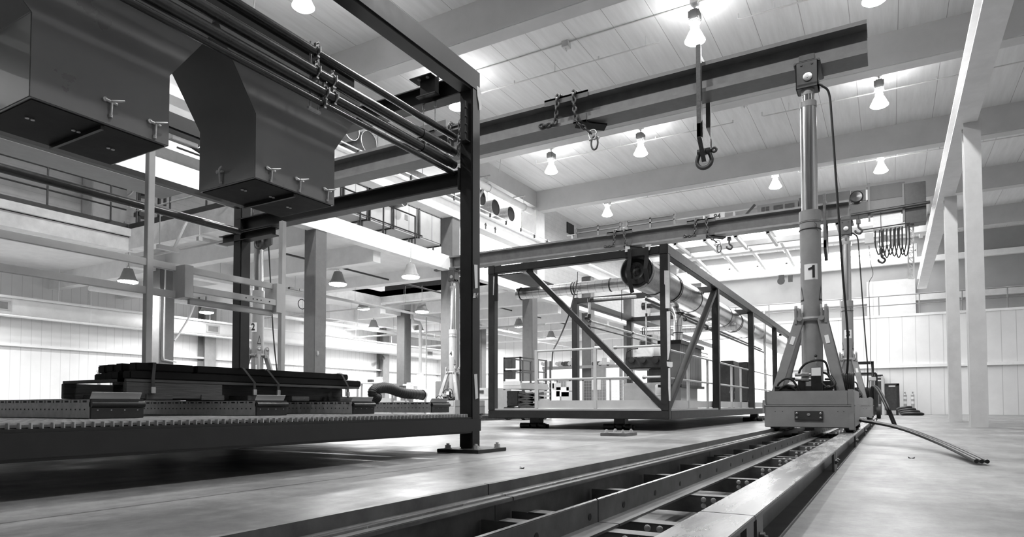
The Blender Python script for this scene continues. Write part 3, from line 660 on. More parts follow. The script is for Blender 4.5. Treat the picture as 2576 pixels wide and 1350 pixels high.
for i, y in enumerate((.25, .45, .65)): rect_tube(X(352)+.04*i, X(880), LY+y, z1, z1+.062, ('second', 'third', 'rearmost')[i]+' long dark square tube from the front on top of the load')
for px, pw, lab in ((388, 375, 'dark lashing strap at the left end of the tube load'), (612, 632, 'dark lashing strap right of the gap in the tube load'), (672, 692, 'dark lashing strap with bright buckle near the middle of the tube load'), (860, 868, 'dark lashing strap at the right end of the tube load')):
    x = X(px); x2 = X(pw); y = LY-.012
    s = MB().add([(x, y+.03, z1+.064), (x+.026, y+.03, z1+.064), (x2+.026, y-.02, zb0), (x2, y-.02, zb0), (x2+.0, y-.02, zl+.04), (x2+.026, y-.02, zl+.04)] + [(x, y+.033, z1+.067), (x+.026, y+.033, z1+.067), (x2+.026, y-.016, zb0), (x2, y-.016, zb0), (x2, y-.016, zl+.04), (x2+.026, y-.016, zl+.04)],
        [(0,1,2,3), (3,2,5,4), (7,6,9,8), (8,9,10,11), (0,3,9,6), (1,7,8,2), (3,4,10,9), (2,8,11,5), (4,5,11,10)])
    s.box(x, x+.026, LY+.03, LY+.8, z1+.063, z1+.067)
    o = tag(s.build('lashing_strap', M_rubber), lab, 'strap')
    MB().box(x2-.006, x2+.032, y-.03, y-.012, zl+.05, zl+.1).build('buckle', M_galv, o, .003)
# ---------------------------------------------------------------- flexible hose
hp = []
for px, py in ((950, 1002), (942, 996), (938, 988), (943, 981), (955, 976), (970, 975), (985, 978), (1000, 984), (1018, 989), (1040, 991), (1065, 993)):
    hp.append(P(px, py, y=4.95))
sp = smooth(hp, 10)
t = thing('flexible_hose', 'black corrugated flexible hose lying curled on the trays left of the corner post', 'hose', (sp[60].x, 4.95, .5))
MB().tube(sp, [.056+(.006 if i % 3 == 0 else 0) for i in range(len(sp))], 18, caps=False).build('hose_wall', M_rubber, t, sharp=80)
MB().tube(sp[-3:], .063, 18, caps=False).build('end_cuff', M_galvd, t)
MB().tube(sp[-6:-2], .052, 18).build('hose_lining', M_ink, t)

# ---------------------------------------------------------------- pale pipe rack on the deck
t = thing('pipe_rack', 'pale grey rack of square posts and rails standing on the near deck', 'rack', (3.7, 6.25, .374))
RY = 6.25
MB().box(3.68, 3.745, RY-.03, RY+.035, .374, 3.0).build('post', M_lgrey, t, .004)
MB().box(5.30, 5.362, RY-.03, RY+.032, .374, 2.66).build('post', M_lgrey, t, .004)
for z in (P(420, 669, y=RY).z, P(420, 738, y=RY).z): MB().box(2.2, 4.14, RY-.02, RY+.02, z-.035, z+.035).build('rail', M_lgrey, t, .003)
RY2 = 6.10
b0 = P(473, 667, y=RY2); b1 = P(473, 749, y=RY2); b2 = P(701, 714, y=RY2); b3 = P(701, 787, y=RY2)
MB().box(b0.x-.045, b0.x+.05, RY2-.02, RY+.03, b1.z, b0.z).build('bracket', M_lgrey, t, .003)
MB().box(b2.x-.045, b2.x+.045, RY2-.02, RY+.03, b3.z, b2.z).build('bracket', M_lgrey, t, .003)
zr = [P(588, y_, y=RY2).z for y_ in (698, 744, 771)]
for i, z in enumerate(zr):
    r = MB().box(b0.x+.05, b2.x-.045, RY2-.015+(.06 if i != 1 else 0), RY2+.02+(.06 if i != 1 else 0), z-.034, z+.034).build('rail', M_lgrey, t, .003)
    if i == 1:
        hl = MB()
        for px in (619, 637, 647, 657, 678): v = P(px, 745, y=RY2-.015); hl.cyl((v.x, RY2-.0165, z), (v.x, RY2-.014, z), .008, n=12)
        hl.build('bolt_hole', M_ink, r)
for z in (b2.z-.05, b3.z+.06): MB().box(b2.x+.045, 5.31, RY-.015, RY+.015, z-.035, z+.035).build('stub_rail', M_lgrey, t, .003)
# ================================================================ GANTRY TRACK
YR, YC, YL = .405, .80, 1.175            # right rail, centre angle, left rail
def track(x0, L, lab, dy=0, group='gantry track sections'):
    x1 = x0+L-.008
    t = thing('gantry_track', lab, 'track', (x0, .8+dy, 0), group)
    r = MB().ibeam((x0, YR+dy, .0725), (x1, YR+dy, .0725), .145, .152, .011, .009).build('right_rail', M_track, t)
    MB().box(x0, x1, YR+dy-.074, YR+dy+.074, .145, .148).build('wear_strip', M_tracktop, r)
    for x in (x0+.02, x1-.12): MB().box(x, x+.10, YR+dy-.076, YR+dy-.06, .012, .134).build('end_plate', M_track, r)
    for x in (x0+.07, x1-.07): MB().lathe((x, YR+dy-.077, .075), [(.016,0),(.016,-.012),(.008,-.012),(.008,-.02)], 12, axis=(0,1,0)).build('bolt', M_jackd, r)
    l = MB().ibeam((x0, YL+dy, .0725), (x1, YL+dy, .0725), .145, .152, .011, .009).build('left_rail', M_track, t)
    MB().box(x0, x1, YL+dy-.074, YL+dy+.074, .145, .147).build('wear_strip', M_track, l)
    MB().box(x0, x1, YL+dy+.022, YL+dy+.042, .147, .183).build('guide_bar', M_track, l)
    MB().box(x0, x1, YL+dy-.045, YL+dy-.025, .147, .153).build('flat_bar', M_tracktop, l)
    c = MB().box(x0, x1, YC+dy-.006, YC+dy+.006, .082, .156).box(x0, x1, YC+dy-.075, YC+dy, .082, .090).build('centre_angle', M_track, t)
    MB().tube([(x0, YC+dy, .156), (x1, YC+dy, .156)], .006, 6).build('worn_edge', M_tracktop, c)
    h = MB(); x = x0+.22
    while x < x1: h.cyl((x, YC+dy-.0075, .115), (x, YC+dy-.005, .115), .011, n=12); x += .345
    o = h.build('bolt_hole', M_ink, c); o['kind'] = 'stuff'
    n = 5
    for i in range(n):
        x = x0+.10+i*(L-.2)/(n-1)
        b = MB().box(x, x+.006, YR+dy+.01, YL+dy-.01, .012, .080).box(x, x+.06, YR+dy+.076, YL+dy-.076, .076, .082).build('cross_tie', M_track, t)
        k = MB()
        for yy in (.225, .265):
            for zz in (.042, .066): MB().lathe((x-.001, YR+dy+yy, zz), [(.011,0),(.010,-.006),(.004,-.009)], 12, axis=(1,0,0)).build('bolt', M_offw, b)
    return t
sec = ['gantry track section nearest the camera, cut by the bottom edge', 'gantry track section with the near seam, in front of the base numbered 1', 'gantry track section just before the base of the front jack', 'gantry track section under the front lifting jack', 'gantry track section between the front and rear jacks', 'gantry track section under the rear jack numbered 3', 'farthest gantry track section behind the rear jack']
t0 = track(-1.14, 3.05, sec[0])
for i in range(1, 7): dup(t0, (3.05*i, 0, 0), label=sec[i])
for i in range(2, 7): dup(t0, (3.05*i, 10.75, 0), label='gantry track section of the far side, '+('below jack base left of the corner post', 'nearer piece between the far jacks', 'middle piece between the far jacks', 'under the base of the jack numbered 4', 'behind the jack numbered 4')[i-2])

# ================================================================ LIFTING JACKS
def jack(x, y, label, num):
    """x, y: column axis; base front face at x-.52"""
    bx0, bx1 = x-.52, x+1.15; by0, by1 = y-.455, y+.48
    t = thing('lifting_jack', label, 'hydraulic jack', (x, y, .148), 'hydraulic gantry jacks')
    zb = .20
    lo = MB().box(bx0, bx1, by0, by1, zb, .455).build('base_box', M_jack, t, .008)
    MB().box(bx0-.006, bx1, by0-.02, by1+.02, .445, .46).build('base_rib', M_jack, t, .004)
    MB().box(bx0+.012, bx0+.03, by0+.055, by1-.01, .46, .622).box(bx1-.03, bx1-.012, by0+.04, by1-.02, .46, .622).box(bx0+.012, bx1-.012, by1-.03, by1-.01, .46, .622).box(bx0+.012, bx1-.012, by0+.0, by0+.055, .46, .635).build('upper_tray', M_jack, t, .005)
    MB().box(bx0+.03, bx1-.03, by0+.04, by1-.03, .455, .47).build('tray_floor', M_jackd, t)
    MB().box(bx0-.03, bx0+.02, by0-.015, by0+.045, zb-.02, .38).build('corner_guard', M_jack, t, .006)
    MB().box(bx0-.02, bx0+.002, by0-.012, by0+.02, .38, .60).build('edge_trim', M_jack, t, .003)
    MB().box(bx0-.012, bx0+.002, by1-.004, by1+.02, .36, .52).build('edge_trim', M_jack, t, .003)
    p = MB().box(bx0-.014, bx0, y-.15, y+.15, .285, .39).build('bolted_plate', M_jackd, t, .003)
    for a in (-.125, .125):
        for z in (.312, .362): MB().lathe((bx0-.014, y+a, z), [(.014,0),(.013,-.006),(.006,-.010)], 14, axis=(1,0,0)).build('bolt', M_galv, p)
    MB().lathe((bx0-.014, y, .35), [(.018,0),(.016,-.004)], 14, axis=(1,0,0)).build('tow_eye', M_jack, p)
    h = MB()
    for a in (-.36, -.30, .28, .36): h.lathe((bx0-.0005, y+a, .385), [(.005,0),(.005,-.001)], 8, axis=(1,0,0))
    h.build('drilled_hole', M_ink, lo)
    for wx in (bx0+.14, bx1-.2):
        for wy in (y-.42, y+.36):
            w = MB().cyl((wx+.0, wy-.03, .195), (wx+.0, wy+.05, .195), .046, n=20).build('wheel', M_jackd, t)
            MB().box(wx-.07, wx+.07, wy-.045, wy-.032, .17, .22).box(wx-.07, wx+.07, wy+.052, wy+.065, .17, .22).build('wheel_bracket', M_jackd, w)
    MB().box(bx0+.06, bx1-.1, y-.05, y+.05, .165, .205).build('guide_block', M_jackd, t)
    # barrel and piston
    r = .119
    ba = MB().cyl((x,y,.47), (x,y,2.72), r, n=40).build('barrel', M_jack, t)
    MB().cyl((x,y,2.70), (x,y,2.83), r+.005, n=40).ring((x,y,2.69), (0,0,1), r+.003, .006, 40, 6).build('barrel_collar', M_jack, t)
    MB().ring((x,y,2.60), (0,0,1), r+.004, .005, 40, 6).tube([(x-.10,y-.075,2.60), (x-.13,y-.08,2.64), (x-.12,y-.06,2.66)], .004, 6).tube([(x-.10,y-.07,2.60), (x-.13,y-.10,2.55)], .004, 6).build('tie_wire', M_rubber, t)
    MB().cyl((x,y,2.83), (x,y,4.12), .094, n=40).build('piston', M_brush, t)
    MB().cyl((x,y,4.12), (x,y,4.19), .098, n=40).build('piston_collar', M_jack, t)
    MB().cyl((x,y,4.19), (x,y,4.275), .072, n=32).build('inner_piston', M_chrome, t)
    MB().cyl((x,y,4.275), (x,y,4.36), .074, n=32).build('top_collar', M_jack, t)
    # head
    hd = MB().box(x-.10, x-.085, y-.125, y+.125, 4.36, 4.67).box(x-.10, x+.12, y-.125, y-.105, 4.34, 4.67).box(x-.10, x+.12, y+.105, y+.125, 4.34, 4.67).box(x-.10, x+.12, y-.125, y+.125, 4.34, 4.40).box(x-.09, x+.45, y-.15, y+.15, 4.645, 4.685).build('head_block', M_jackd, t, .008)
    MB().lathe((x-.10, y-.01, 4.47), [(.052,0),(.052,-.012),(.045,-.014),(.012,-.014),(.012,-.02)], 28, axis=(1,0,0)).build('pressure_pin', M_galv, hd)
    MB().box(x-.08, x+.02, y-.09, y+.09, 4.685, 4.765).build('packing_block', M_headd, hd, .006)
    for a in (-.06, .06): MB().lathe((x-.10, y+a, 4.63), [(.014,0),(.014,-.01)], 6, axis=(1,0,0)).build('bolt', M_rust, hd)
    # braces
    zc = 1.50
    MB().ring((x,y,zc), (0,0,1), r+.004, .03, 40, 8).build('brace_collar', M_jack, t)
    for sx, sy in ((-1,-1),(-1,1),(1,-1),(1,1)):
        a = Vector((x+sx*.10, y+sy*.12, zc+.02)); b = Vector((x+sx*.28+.05, y+(.43 if sy > 0 else -.34), .47))
        br = MB().bar(a, b, .11, .05, up=(sx,0,0)).build('brace', M_jack, t, .006)
        MB().box(a.x-.035*1, a.x+.035, a.y-.012, a.y+.012, zc-.06, zc+.12).box(a.x-.05, a.x+.05, a.y+sy*.045-.014, a.y+sy*.045+.014, zc-.06, zc+.12).lathe((a.x, a.y+sy*.045+.014, zc+.12), [(.05,0),(.05,-.028)], 24, axis=(0,1,0)).build('lug_plate', M_jack, br, .003)
        MB().lathe((a.x-.0, a.y+sy*.045, zc+.125), [(.022,-.0155),(.022,.0155)], 16, axis=(0,1,0)).build('lug_hole', M_offw, br)
        MB().lathe((a.x-sx*.0-.045, a.y, zc-.0), [(.03,-.02),(.03,.09)], 12, axis=(1,0,0)).build('lug_pin', M_jack, br)
        m_ = a.lerp(b, .22); d_ = (b-a).normalized()
        if sx < 0: MB().bar(m_+Vector((-.029,0,0)), m_+Vector((-.029,0,0))+d_*.10, .045, .003, up=(1,0,0)).build('brace_label', M_paper, br)
    # decals on the barrel, wrapped round it
    def decal(name, a0, a1, z0, z1, m, parent=ba, k=10, rr=r+.0015):
        vs = []; n = k+1
        for i in range(n):
            a = R(a0+(a1-a0)*i/k); vs += [(x+math.cos(a)*rr, y+math.sin(a)*rr, z0), (x+math.cos(a)*rr, y+math.sin(a)*rr, z1)]
        return MB().add(vs, [(2*i, 2*i+2, 2*i+3, 2*i+1) for i in range(k)]).build(name, m, parent)
    A = 180+math.degrees(math.atan2(y, x)) if y < 4 else 180+math.degrees(math.atan2(y, x))
    decal('number_label', A-37, A+37, 1.975, 2.165, M_paper)
    for s_, nm in ((-1, 'left'), (1, 'right')):
        for inner in (0, 1):
            c0 = A+s_*62; hw = 20-6*inner; vs = []; rr = r+.0015+.001*inner
            k = 8; z0 = 1.72+.022*inner; z1 = 1.91-.045*inner
            top = z1
            pts = []
            for i in range(k+1):
                f = i/k; a = R(c0-hw+2*hw*f); zz = z0+(z1-z0)*(1-abs(2*f-1))
                pts += [(x+math.cos(a)*rr, y+math.sin(a)*rr, z0), (x+math.cos(a)*rr, y+math.sin(a)*rr, zz)]
            MB().add(pts, [(2*i, 2*i+2, 2*i+3, 2*i+1) for i in range(k)]).build('warning_triangle', M_ink if not inner else M_jack, ba)
        decal('small_label', A+s_*62-12, A+s_*62+12, 1.58, 1.68, M_paper)
    # hydraulics on the tray
    hx = bx0+.16
    MB().box(hx, hx+.10, y-.125, y-.015, .47, .90).build('valve_block', M_black, t, .004)
    v = MB().box(hx-.004, hx, y-.12, y-.02, .80, .895).build('valve_label', M_paper, t)
    MB().tube([(hx+.05, y-.075, .90), (hx+.05, y-.07, .97), (hx+.05, y-.065, 1.02)], .008, 8).build('lever', M_galvd, t)
    MB().lathe((hx+.05, y-.065, 1.035), [(.0,-.018),(.014,-.012),(.018,0),(.014,.012),(0,.018)], 14).build('lever_knob', M_rubber, t)
    MB().lathe((hx+.06, y+.20, .56), [(.07,0),(.075,.02),(.075,.13),(.03,.17),(.03,.20)], 24).build('oil_tank', M_offw, t)
    MB().lathe((hx+.06, y+.20, .755), [(.036,0),(.036,.03)], 16).build('tank_cap', M_rubber, t)
    MB().box(hx+.02, hx+.14, y+.05, y+.13, .47, .76).box(hx, hx+.1, y-.02, y+.05, .47, .68).box(hx+.05, hx+.15, y-.24, y-.13, .47, .74).build('pump_motor', M_black, t, .006)
    for i, z in enumerate((.76, .815)): MB().cyl((hx+.03, y-.03, z), (hx+.03, y+.16, z), .02).cyl((hx+.03, y+.01, z), (hx+.03, y+.09, z), .028, n=6).build('hydraulic_fitting', M_galv, t)
    MB().box(hx-.04, hx+.08, y+.12, y+.38, .57, .65).cyl((hx-.02, y+.14, .67), (hx-.02, y+.38, .67), .018).box(hx-.02, hx, y+.2, y+.3, .47, .57).build('manifold', M_black, t, .003)
    hoses = [[(hx+.03,y+.12,.81),(hx+.02,y+.10,.88),(hx+.0,y+.03,.95),(hx+.02,y-.08,.98),(hx+.06,y-.17,.95),(hx+.1,y-.2,.78)],
             [(hx-.02,y+.10,.60),(hx-.05,y+.17,.74),(hx-.05,y+.25,.77),(hx-.03,y+.33,.72),(hx-.02,y+.36,.66)],
             [(hx-.04,y+.10,.58),(hx-.06,y+.2,.68),(hx-.05,y+.26,.69),(hx-.03,y+.34,.63)],
             [(hx+.08,y-.2,.50),(hx+.02,y-.24,.68),(hx+.06,y-.2,.80),(hx+.1,y-.14,.84)],
             [(hx+.1,y-.22,.5),(hx+.0,y-.27,.62),(hx+.02,y-.24,.74),(hx+.1,y-.16,.76)],
             [(hx+.0,y-.13,.72),(hx-.03,y-.2,.66),(hx-.01,y-.27,.70),(hx+.06,y-.22,.80)]]
    for q in hoses: MB().tube(smooth([Vector(a) for a in q], 6), .013, 8).build('hydraulic_hose', M_rubber, t)
    MB().tube(smooth([Vector(a) for a in ((hx+.05,y-.14,.60),(hx-.01,y-.2,.57),(hx+.01,y-.25,.62),(hx+.05,y-.2,.68),(hx+.0,y-.16,.66))], 6), .006, 6).build('cable', M_galvd, t)
    # hose reel at the right rear
    MB().tube([(x+.3,y-.28,.47),(x+.3,y-.28,.80),(x+.3,y-.40,.80),(x+.3,y-.40,.47)], .008, 8).build('reel_frame', M_black, t)
    for i in range(7): MB().ring((x+.30, y-.30-.02*i, .72), (0,1,0), .13, .010, 20, 6).build('coiled_hose', M_rubber, t)
    # long supply hose up to the head
    MB().tube(smooth([Vector(a) for a in ((x-.04,y-.12,4.38),(x-.04,y-.17,4.34),(x+.0,y-.235,4.25),(x+.02,y-.26,3.9),(x+.06,y-.30,3.0),(x+.10,y-.345,2.0),(x+.16,y-.38,1.3),(x+.25,y-.36,.85),(x+.33,y-.30,.7))], 8), .0135, 8).build('supply_hose', M_rubber, t)
    # number text
    a = R(A); n_ = Vector((math.cos(a), math.sin(a), 0)); right = Vector((0,0,1)).cross(n_)
    c_ = Vector((x, y, 2.072))+n_*(r+.004)
    return t, (c_, right)
def number(jk, info, s, name='number'):
    o = text(name, s, .165, info[0], info[1], (0,0,1), M_ink, jk, .0015); return o
JX = 8.72
j1, i1 = jack(JX, .815, 'front hydraulic lifting jack marked 1 on the near track, tall bright piston', '1')
j2 = dup(j1, (.28, 10.45, 0), label='far side front lifting jack, mostly hidden behind the dark module post')
j3 = dup(j1, (7.93, .0, 0), label='rear lifting jack marked 3 on the near track behind the front jack')
j4 = dup(j1, (7.93, 10.95, 0), label='rear lifting jack marked 4 on the far side, left of the corner post')
for j, s in ((j1, '1'), (j2, '2'), (j3, '3'), (j4, '4')):
    b = [c for c in kids(j) if c.name.startswith('barrel') and 'collar' not in c.name][0]
    c = wloc(b)
    a = math.atan2(i1[0].y-.815, i1[0].x-JX)
    n_ = Vector((math.cos(a), math.sin(a), 0))
    if s == '1': digit_one(.15, Vector((c.x, c.y, 2.07))+n_*.1235, Vector((0,0,1)).cross(n_), M_ink, b)
    else: text('number', s, .20, Vector((c.x, c.y, 2.07))+n_*.1255, Vector((0,0,1)).cross(n_), (0,0,1), M_ink, b, .001)

# ================================================================ HEADER BEAMS
def header(xc, y0, y1, zb, lab, h=.41, w=.36):
    t = thing('header_beam', lab, 'beam', (xc, (y0+y1)/2, zb), 'gantry header beams')
    MB().ibeam((xc, y0, zb+h/2), (xc, y1, zb+h/2), h, w, .05, .03).build('beam', M_head, t)
    return t
H1 = header(9.0, .165, 12.1, 4.69, 'front header beam carried by the jacks, with speckled paint on its lower flange')
H2 = header(16.95, .75, 12.6, 4.78, 'rear header beam spanning behind the second module')
def chain(pts, r=.016, L=.078):          # chain of links along a path
    mb = MB(); pts = smooth([Vector(p) for p in pts], 14); d = 0; k = 0; acc = 0
    for i in range(1, len(pts)):
        acc += (pts[i]-pts[i-1]).length
        if acc >= L*.74:
            acc = 0; t_ = (pts[min(i+1,len(pts)-1)]-pts[i-1]).normalized(); s = t_.orthogonal().normalized()
            if k % 2: s = t_.cross(s)
            q = Rv(s, t_, R(45)); k += 1
            mb.tube([pts[i]+t_*math.cos(a)*L*.5+q*math.sin(a)*L*.32 for a in [2*math.pi*j/12 for j in range(12)]], r, 6, closed=True)
    return mb
def Rv(v, axis, ang): return Matrix.Rotation(ang, 3, axis) @ v
def shackle(c, r, t_, parent, m, right=(0,-1,0), flip=1):
    c = Vector(c); u = Vector(right).normalized(); zz = Vector((0,0,1))*flip
    pts = [c+u*(-r*.62)+zz*r*1.25]
    for k in range(13):
        a = math.pi*(1.12*k/12-.06); pts.append(c+u*(-math.cos(a)*r)-zz*math.sin(a)*r)
    pts.append(c+u*r*.62+zz*r*1.25)
    s = MB().tube(smooth(pts, 4), t_, 14).build('shackle_bow', m, parent)
    MB().cyl(c+u*(-r*.85)+zz*r*1.25, c+u*r*.95+zz*r*1.25, t_*.85, n=14).lathe(c+u*(-r*.62)+zz*r*1.25, [(t_*1.6,-t_),(t_*1.6,t_)], 16, axis=u).lathe(c+u*(r*.62)+zz*r*1.25, [(t_*1.6,-t_),(t_*1.6,t_)], 16, axis=u).ring(c+u*r*1.35+zz*r*1.25, (1,0,0), r*.28, t_*.6, 16, 8).build('shackle_pin', m, parent)
    return s
def sling(xc, px, py_top, zb, lab, s=1.):
    """wrapped chain sling with packing plates on a header beam whose centre is at xc"""
    c = P(px, py_top, x=xc-.2); y = c.y; x0 = xc-.2
    t = thing('chain_sling', lab, 'chain', (xc, y, zb), 'chain slings on the header beams')
    top = zb+.41
    MB().box(xc-.2, xc+.2, y-.36, y+.36, top+.001, top+.03).box(xc-.2, xc-.185, y-.36, y+.36, top-.07, top+.03).build('packing_plate', M_headd, t)
    chain([(xc+.15,y+.1,top+.05),(x0,y+.12,top+.06),(x0-.03,y+.13,top-.1),(x0-.03,y+.14,zb+.2),(x0-.02,y+.16,zb+.06)]).build('chain_leg', M_rust, t)
    chain([(xc+.15,y-.1,top+.05),(x0,y-.14,top+.06),(x0-.03,y-.15,top-.1),(x0-.04,y-.17,zb+.12),(x0-.03,y-.2,zb-.02),(xc-.15,y-.3,zb-.12),(xc-.12,y-.35,zb-.17)]).build('chain_leg', M_rust, t)
    chain([(x0+.02,y+.16,zb+.05),(x0+.01,y+.3,zb+.05),(x0,y+.42,zb+.06)]).build('chain_tail', M_rust, t)
    MB().box(xc-.2, xc-.185, y-.33, y-.12, zb-.02, zb+.1).box(xc-.2, xc-.02, y-.33, y-.12, zb-.02, zb-.003).build('edge_protector', M_headd, t)
    MB().bar((xc-.15, y-.15, zb-.02), (xc+.10, y-.52, zb-.05), .22, .02).build('plate_bracket', M_tubes, t)
    cc = Vector((xc-.12, y-.40, zb-.21))
    shackle(cc, .062, .0135, t, M_galv, (0,-1,0), -1)
    MB().tube([cc+Vector((0, -.03+math.sin(a)*.052, -.14+math.cos(a)*.10)) for a in [2*math.pi*j/24 for j in range(24)]], .0135, 10, closed=True).build('oval_link', M_rust, t)
    return t
sling(9.0, 1423, 240, 4.69, 'chain sling with bright shackle on the front header beam')
sling(16.95, 1558, 580, 4.78, 'chain sling on the rear header beam, left, above the second module')
sling(16.95, 1763, 552, 4.78, 'chain sling on the rear header beam, right, with hanging oval link')
def lift_link(xc, y, zb, lab, zt, zl, ring=True):
    t = thing('lifting_bracket', lab, 'bracket', (xc, y, zl), 'steel lifting brackets round the header beams')
    x0, x1 = xc-.30, xc+.22
    MB().box(x0, x0+.08, y-.03, y+.03, zl+.06, zt).build('front_bar', M_rust, t, .004)
    MB().box(x1, x1+.07, y-.03, y+.03, zl+.06, zb+.55).build('rear_bar', M_headd, t, .004)
    MB().box(x0+.01, x1+.06, y-.02, y+.02, zb+.43, zb+.50).prism_y([(x0+.07, zb+.5), (x0+.07, zt-.05), (x0+.26, zb+.5)], y-.01, y+.01).build('top_plate', M_headd, t, .003)
    pl = MB().prism_y([(x0, zl+.25), (x0+.07, zl+.32), (x1+.07, zl+.22), (x1+.07, zl+.05), (xc+.06, zl-.17), (xc-.04, zl-.19), (x0, zl+.06)], y-.03, y+.03).build('bottom_plate', M_rust, t, .003)
    if ring: shackle((xc-.02, y, zl-.17), .10, .028, t, M_rust, (0,-1,0), 1)
    return t
v = P(1752, 112, x=8.7)
lift_link(9.0, v.y-.02, 4.69, 'tall dark lifting bracket with big shackle hanging under the front header beam', v.z, P(1770, 375, x=9.0).z)
v = P(2073, 487, x=16.65)
lift_link(16.95, v.y, 4.78, 'tall dark lifting bracket on the rear header beam between the two jacks', v.z, P(2090, 635, x=16.95).z, False)
v = P(655, 560, x=9.0)
t = thing('lifting_bracket', 'dark plate lifting bracket with shackle under the far end of the front header beam', 'bracket', (9.0, v.y, v.z), 'steel lifting brackets round the header beams')
a = P(642, 562, x=8.9); b = P(686, 600, x=8.9)
yy0, yy1 = a.y, b.y
MB().prism_x([(yy0, 4.68), (yy0, P(645,600,x=8.9).z), ((yy0+yy1)/2, P(664,628,x=8.9).z), (yy1, P(684,615,x=8.9).z), (yy1, 4.68), (yy1+.12, 4.68), (yy1+.12, P(675,588,x=8.9).z), (yy1+.35, P(675,583,x=8.9).z), (yy1+.35, 4.68)], 8.86, 8.90).build('hook_plate', M_headd, t)
sh = P(654, 612, x=8.82); shackle((8.80, sh.y, sh.z), .11, .03, t, M_rust, (0,-1,0), 1)
v = P(1155, 325, x=8.75)
t = thing('chain_sling', 'chain sling on the front header beam half hidden behind the corner post', 'chain', (9, v.y, 4.69), 'chain slings on the header beams')
chain([(9.1, v.y, 5.12), (8.8, v.y, 5.16), (8.77, v.y, 4.95), (8.77, v.y+.03, 4.7), (8.85, v.y+.08, 4.6)], .016, .075).build('chain_leg', M_rust, t)
chain([(9.1, v.y+.2, 5.12), (8.8, v.y+.2, 5.16), (8.77, v.y+.22, 4.9), (8.77, v.y+.15, 4.65)], .016, .075).build('chain_leg', M_rust, t)
MB().box(8.79, 9.2, v.y-.1, v.y+.9, 5.101, 5.13).build('packing_plate', M_headd, t)
MB().box(8.79, 8.805, v.y+.3, v.y+.9, 5.0, 5.25).build('stop_plate', M_headd, t)
# ================================================================ SECOND MODULE
GX, GY, GZ = 11.5, 3.42, .37          # near corner (x, y) and deck level
GW = 7.08; S = .152; TOP = 3.37
F2 = thing('module_frame', 'second steel module frame on roller skates with ducts and white handrail', 'steel frame', (GX, GY, .20))
GL = 32.0
MB().box(GX, GX+S, GY-.0, GW+S, .21, .365).build('bottom_beam', M_steel2, F2, .01)
MB().box(GX+S, GL, GY, GY+S, .21, .365).build('bottom_beam', M_steel2, F2, .01)
MB().box(GX+S, GL, GW, GW+S, .21, .365).build('bottom_beam', M_steel2, F2, .01)
MB().box(GL, GL+S, GY, GW+S, .21, .365).build('bottom_beam', M_steel2, F2, .01)
for y in (GY, GW):
    MB().box(GX, GX+S, y, y+S, .365, TOP).build('column', M_steel2, F2, .01)
MB().box(GX-.002, GX+S, GY+S, GW, TOP-.165, TOP-.02).build('top_beam', M_steel2, F2, .01)
MB().box(GX-.006, GX+S+.004, GY-.006, GY+S+.004, TOP-.18, TOP+.004).build('corner_block', M_steel2, F2, .012)
MB().box(GX-.006, GX+S+.004, GW-.006, GW+S+.004, TOP-.18, TOP+.004).build('corner_block', M_steel2, F2, .012)
MB().box(GX+S, GL, GY, GY+S, TOP-.20, TOP-.0).build('top_beam', M_steel2, F2, .01)
SBZ = P(1455, 748, y=GW).z
MB().box(P(1455, 900, y=GW).x, GL, GW, GW+S, SBZ-.16, SBZ).build('side_beam', M_steel2, F2, .01)
px_posts = [P(1810, 900, y=GY).x, P(1897, 900, y=GY).x, P(1955, 900, y=GY).x, 28.5]
for x in px_posts: MB().box(x-.08, x+.08, GY, GY+S, .365, TOP-.19).build('column', M_steel2, F2, .008)
for px in (1455, 1590, 1640): x = P(px, 900, y=GW).x; MB().box(x-.08, x+.08, GW, GW+S, .365, SBZ-.15).build('column', M_steel2, F2, .008)
x = P(1455, 900, y=GW).x
MB().box(x-.06, x+.06, GY+S, GW, SBZ-.16, SBZ-.03).build('inner_cross_beam', M_steel2, F2, .006)
x3 = P(1592, 900, y=GW).x
MB().box(x3-.06, x3+.06, GY+S, GW, SBZ-.18, SBZ-.04).build('inner_cross_beam', M_steel2, F2, .006)
MB().bar((GX+.07, P(1325, 680, x=GX).y, TOP-.16), (GX+.07, GY+.12, .42), .10, .10, up=(1,0,0)).build('diagonal_brace', M_steel2, F2, .006)
MB().bar((GX+.16, GY+.08, .42), (px_posts[0]-.06, GY+.08, TOP-.24), .10, .12, up=(0,1,0)).build('diagonal_brace', M_steel2, F2, .006)
ra, rb = P(1361, 718, z=TOP-.17), P(1398, 716, z=TOP-.17)
MB().box(GX+S, ra.x, rb.y, GW+.02, TOP-.19, TOP-.17).build('roof_plate', M_steel2, F2)
for px, py, w_ in ((1925, 782, .09), (1952, 815, .16)):
    q = P(px, py, y=GY+.3); MB().prism_y([(q.x-w_, .4), (q.x+w_, .4), (q.x+w_, q.z-.12), (q.x+w_*.5, q.z), (q.x-w_*.5, q.z), (q.x-w_, q.z-.12)], GY+.3, GY+.36).build('end_board', M_offw, F2)
MB().box(GX+.02, GL, GY+.02, GW+.1, .36, .40).build('deck_plate', M_lgrey, F2)
